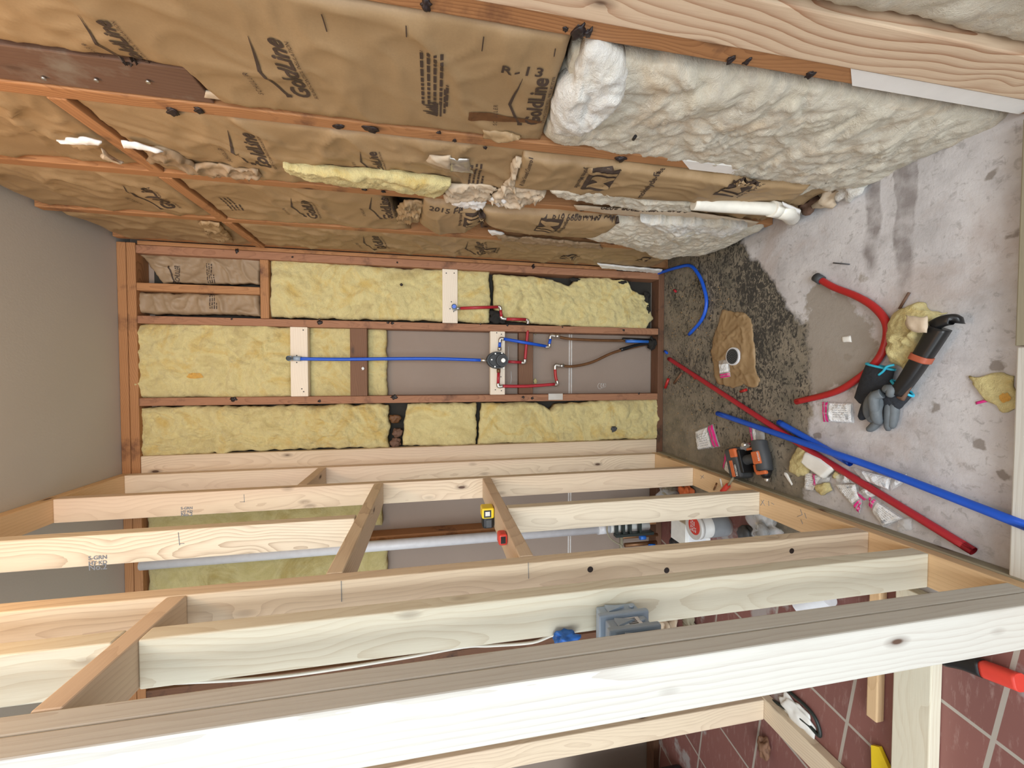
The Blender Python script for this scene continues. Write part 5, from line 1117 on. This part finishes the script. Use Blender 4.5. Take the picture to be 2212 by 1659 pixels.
heap('clear_bag', 'clear plastic bag of dark parts on the tiles by the orange plate', 'plastic bag', Fp(1652, 1146, .045), .06, (1, .9, .7), 'clear', 8)
heap('dark_fitting', 'dark grey parts inside the clear bag on the tiles', 'fitting', Fp(1648, 1148, .035), .035, (1, 1, .8), 'toolgrey', 9)
heap('knee_pad', 'rounded dark grey pad on the tiles beside the clear bag', 'pad', Fp(1612, 1158, .03), .045, (1, 1, .6), 'toolgrey', 12, .2)
heap('wrapped_bundle', 'silvery plastic-wrapped bundle behind the niche foot', 'bundle', Fp(1445, 1062, .04), .05, (.8, .8, 1.1), 'clear', 14)
heap('foil_roll', 'grey-green roll inside the silvery wrapped bundle', 'roll', Fp(1445, 1062, .04), .040, (.8, .8, 1.1), 'treated', 15)
heap('orange_rag', 'dark orange crumpled rag on the tiles behind the farthest studs', 'rag', Fp(1482, 1062, .02), .04, (.9, 1, .5), 'orange', 19)
lumber('yellow_level', 'yellow tool edge lying beside the orange plate', 'tool', Fp(1640, 1132, .001)+Vector((-.10, -.02, 0)), Fp(1640, 1132, .03)+Vector((.02, .02, 0)), 'yel', bev=.004)
bpy.data.objects['yellow_level'].location.x -= .02
e_ = empty('cup', Fp(1765, 1300, .0), 'white cup lying on the red tiles behind the white studs', 'cup')
bm = bmesh.new(); a = Fp(1790, 1290, .035); b = Fp(1730, 1306, .035)
tube_bm(bm, [a, b], [.028, .036], 24, cap=False); tube_bm(bm, [a, a+(b-a)*.02], .028, 24); bm_obj('cup_body', bm, 'pvc', e_)
heap('rubble', 'tan rubble lump on the tiles beside the electrical box foot', 'debris', Fp(1440, 1350, .03), .06, (1.2, 1, .5), 'kraft_light', 22, .7)
heap('rubble', 'olive brown rubble lump on the tiles left of the cup', 'debris', Fp(1490, 1345, .02), .045, (1.2, 1, .5), 'treated', 23, .7)
# bottom edge of the picture
e_ = empty('trowel', Fp(2120, 1455), 'tool with a black and red grip lying on the red tiles', 'tool')
bm_obj('black_grip', flatbar(f_([(2040, 1420, .03), (2080, 1428, .03), (2125, 1445, .03)]), .020, .018), 'black', e_)
bm_obj('red_grip', flatbar(f_([(2125, 1445, .03), (2160, 1458, .03), (2205, 1475, .03)]), .019, .017), 'redl', e_)
e_ = empty('yellow_square', Fp(1910, 1640), 'yellow triangular tool lying on the red tiles at the lower edge', 'tool')
bm = bmesh.new()
A3 = [Fp(1888, 1608, .004), Fp(1905, 1612, .004), Fp(1945, 1700, .004), Fp(1890, 1700, .004)]
vv = [bm.verts.new(p) for p in A3]+[bm.verts.new(p+Z*.012) for p in A3]
for f in ((3, 2, 1, 0), (4, 5, 6, 7), (0, 1, 5, 4), (1, 2, 6, 5), (2, 3, 7, 6), (3, 0, 4, 7)): bm.faces.new([vv[i] for i in f])
bm_obj('body', bm, 'yel', e_)
tag(tube('looped_cord', f_([(1640, 1500, .008), (1680, 1520, .008), (1740, 1560, .008), (1770, 1590, .008), (1765, 1560, .008), (1745, 1530, .008), (1700, 1490, .008)]), .006, 'darkfix'), 'dark cord looped on the red tiles', 'cord')
heap('grout_lump', 'long pale mortar lump inside the dark cord loop', 'debris', Fp(1720, 1540, .006), .06, (.8, 1.1, .18), 'board', 31, .4)
heap('brown_offcut', 'brown offcut beside the low frame corner', 'wood scrap', Fp(1650, 1615, .02), .04, (1, .6, .5), 'brown', 32, .4)
bm = bmesh.new(); c = Fp(1170, 1700, .0); box_bm(bm, (-2.6, -.55, .001), (-2.15, -.20, .62)); bevel(bm, .02, 2)
tag(bm_obj('black_bin', bm, 'black'), 'black bin at the lower edge behind the second frame', 'bin')

# ================================================================== groups
GR = {'wall_stud': 'aged studs of the old walls', 'partition_stud': 'new studs of the open partition', 'insulation_batt': 'insulation batts between the studs', 'fitting_bag': 'little fitting bags scattered on the slab',
      'fire_block': 'aged horizontal blocks between the old studs', 'torn_paper': 'torn bits of insulation facing on the right wall', 'insulation_scrap': 'yellow insulation scraps on the slab', 'tube_offcut': 'short tube offcuts at the back of the slab',
      'blue_tube': 'blue tubes lying on the slab', 'work_glove': 'pair of black work gloves', 'copper_pipe': 'old copper lines in the valve bay', 'mortar_lump': 'lumps in the left insulation', 'mould_gap_clump': 'black mould clumps in the right bay',
      'wad': 'wads along the right wall foot', 'top_plate': 'top plates', 'old_block': 'dark old blocks in the middle bay', 'dark_slit_piece': 'black pieces for the dark of the insulation slit', 'threshold_board': 'boards across the near end of the slab', 'loose_plank': 'loose planks on the red tiles', 'foam_crumb': 'yellow crumbs on the taupe drywall', 'wood_splinter': 'splinters on the slab', 'insulation_wad': 'loose insulation wads on the slab', 'insulation_strip': 'insulation strips hanging on the right wall', 'rubble': 'rubble lumps on the red tiles'}
for o in bpy.data.objects:
    if o.parent is None and 'label' in o.keys() and 'kind' not in o.keys():
        b_ = o.name.split('.')[0]
        if b_ in GR: o['group'] = GR[b_]
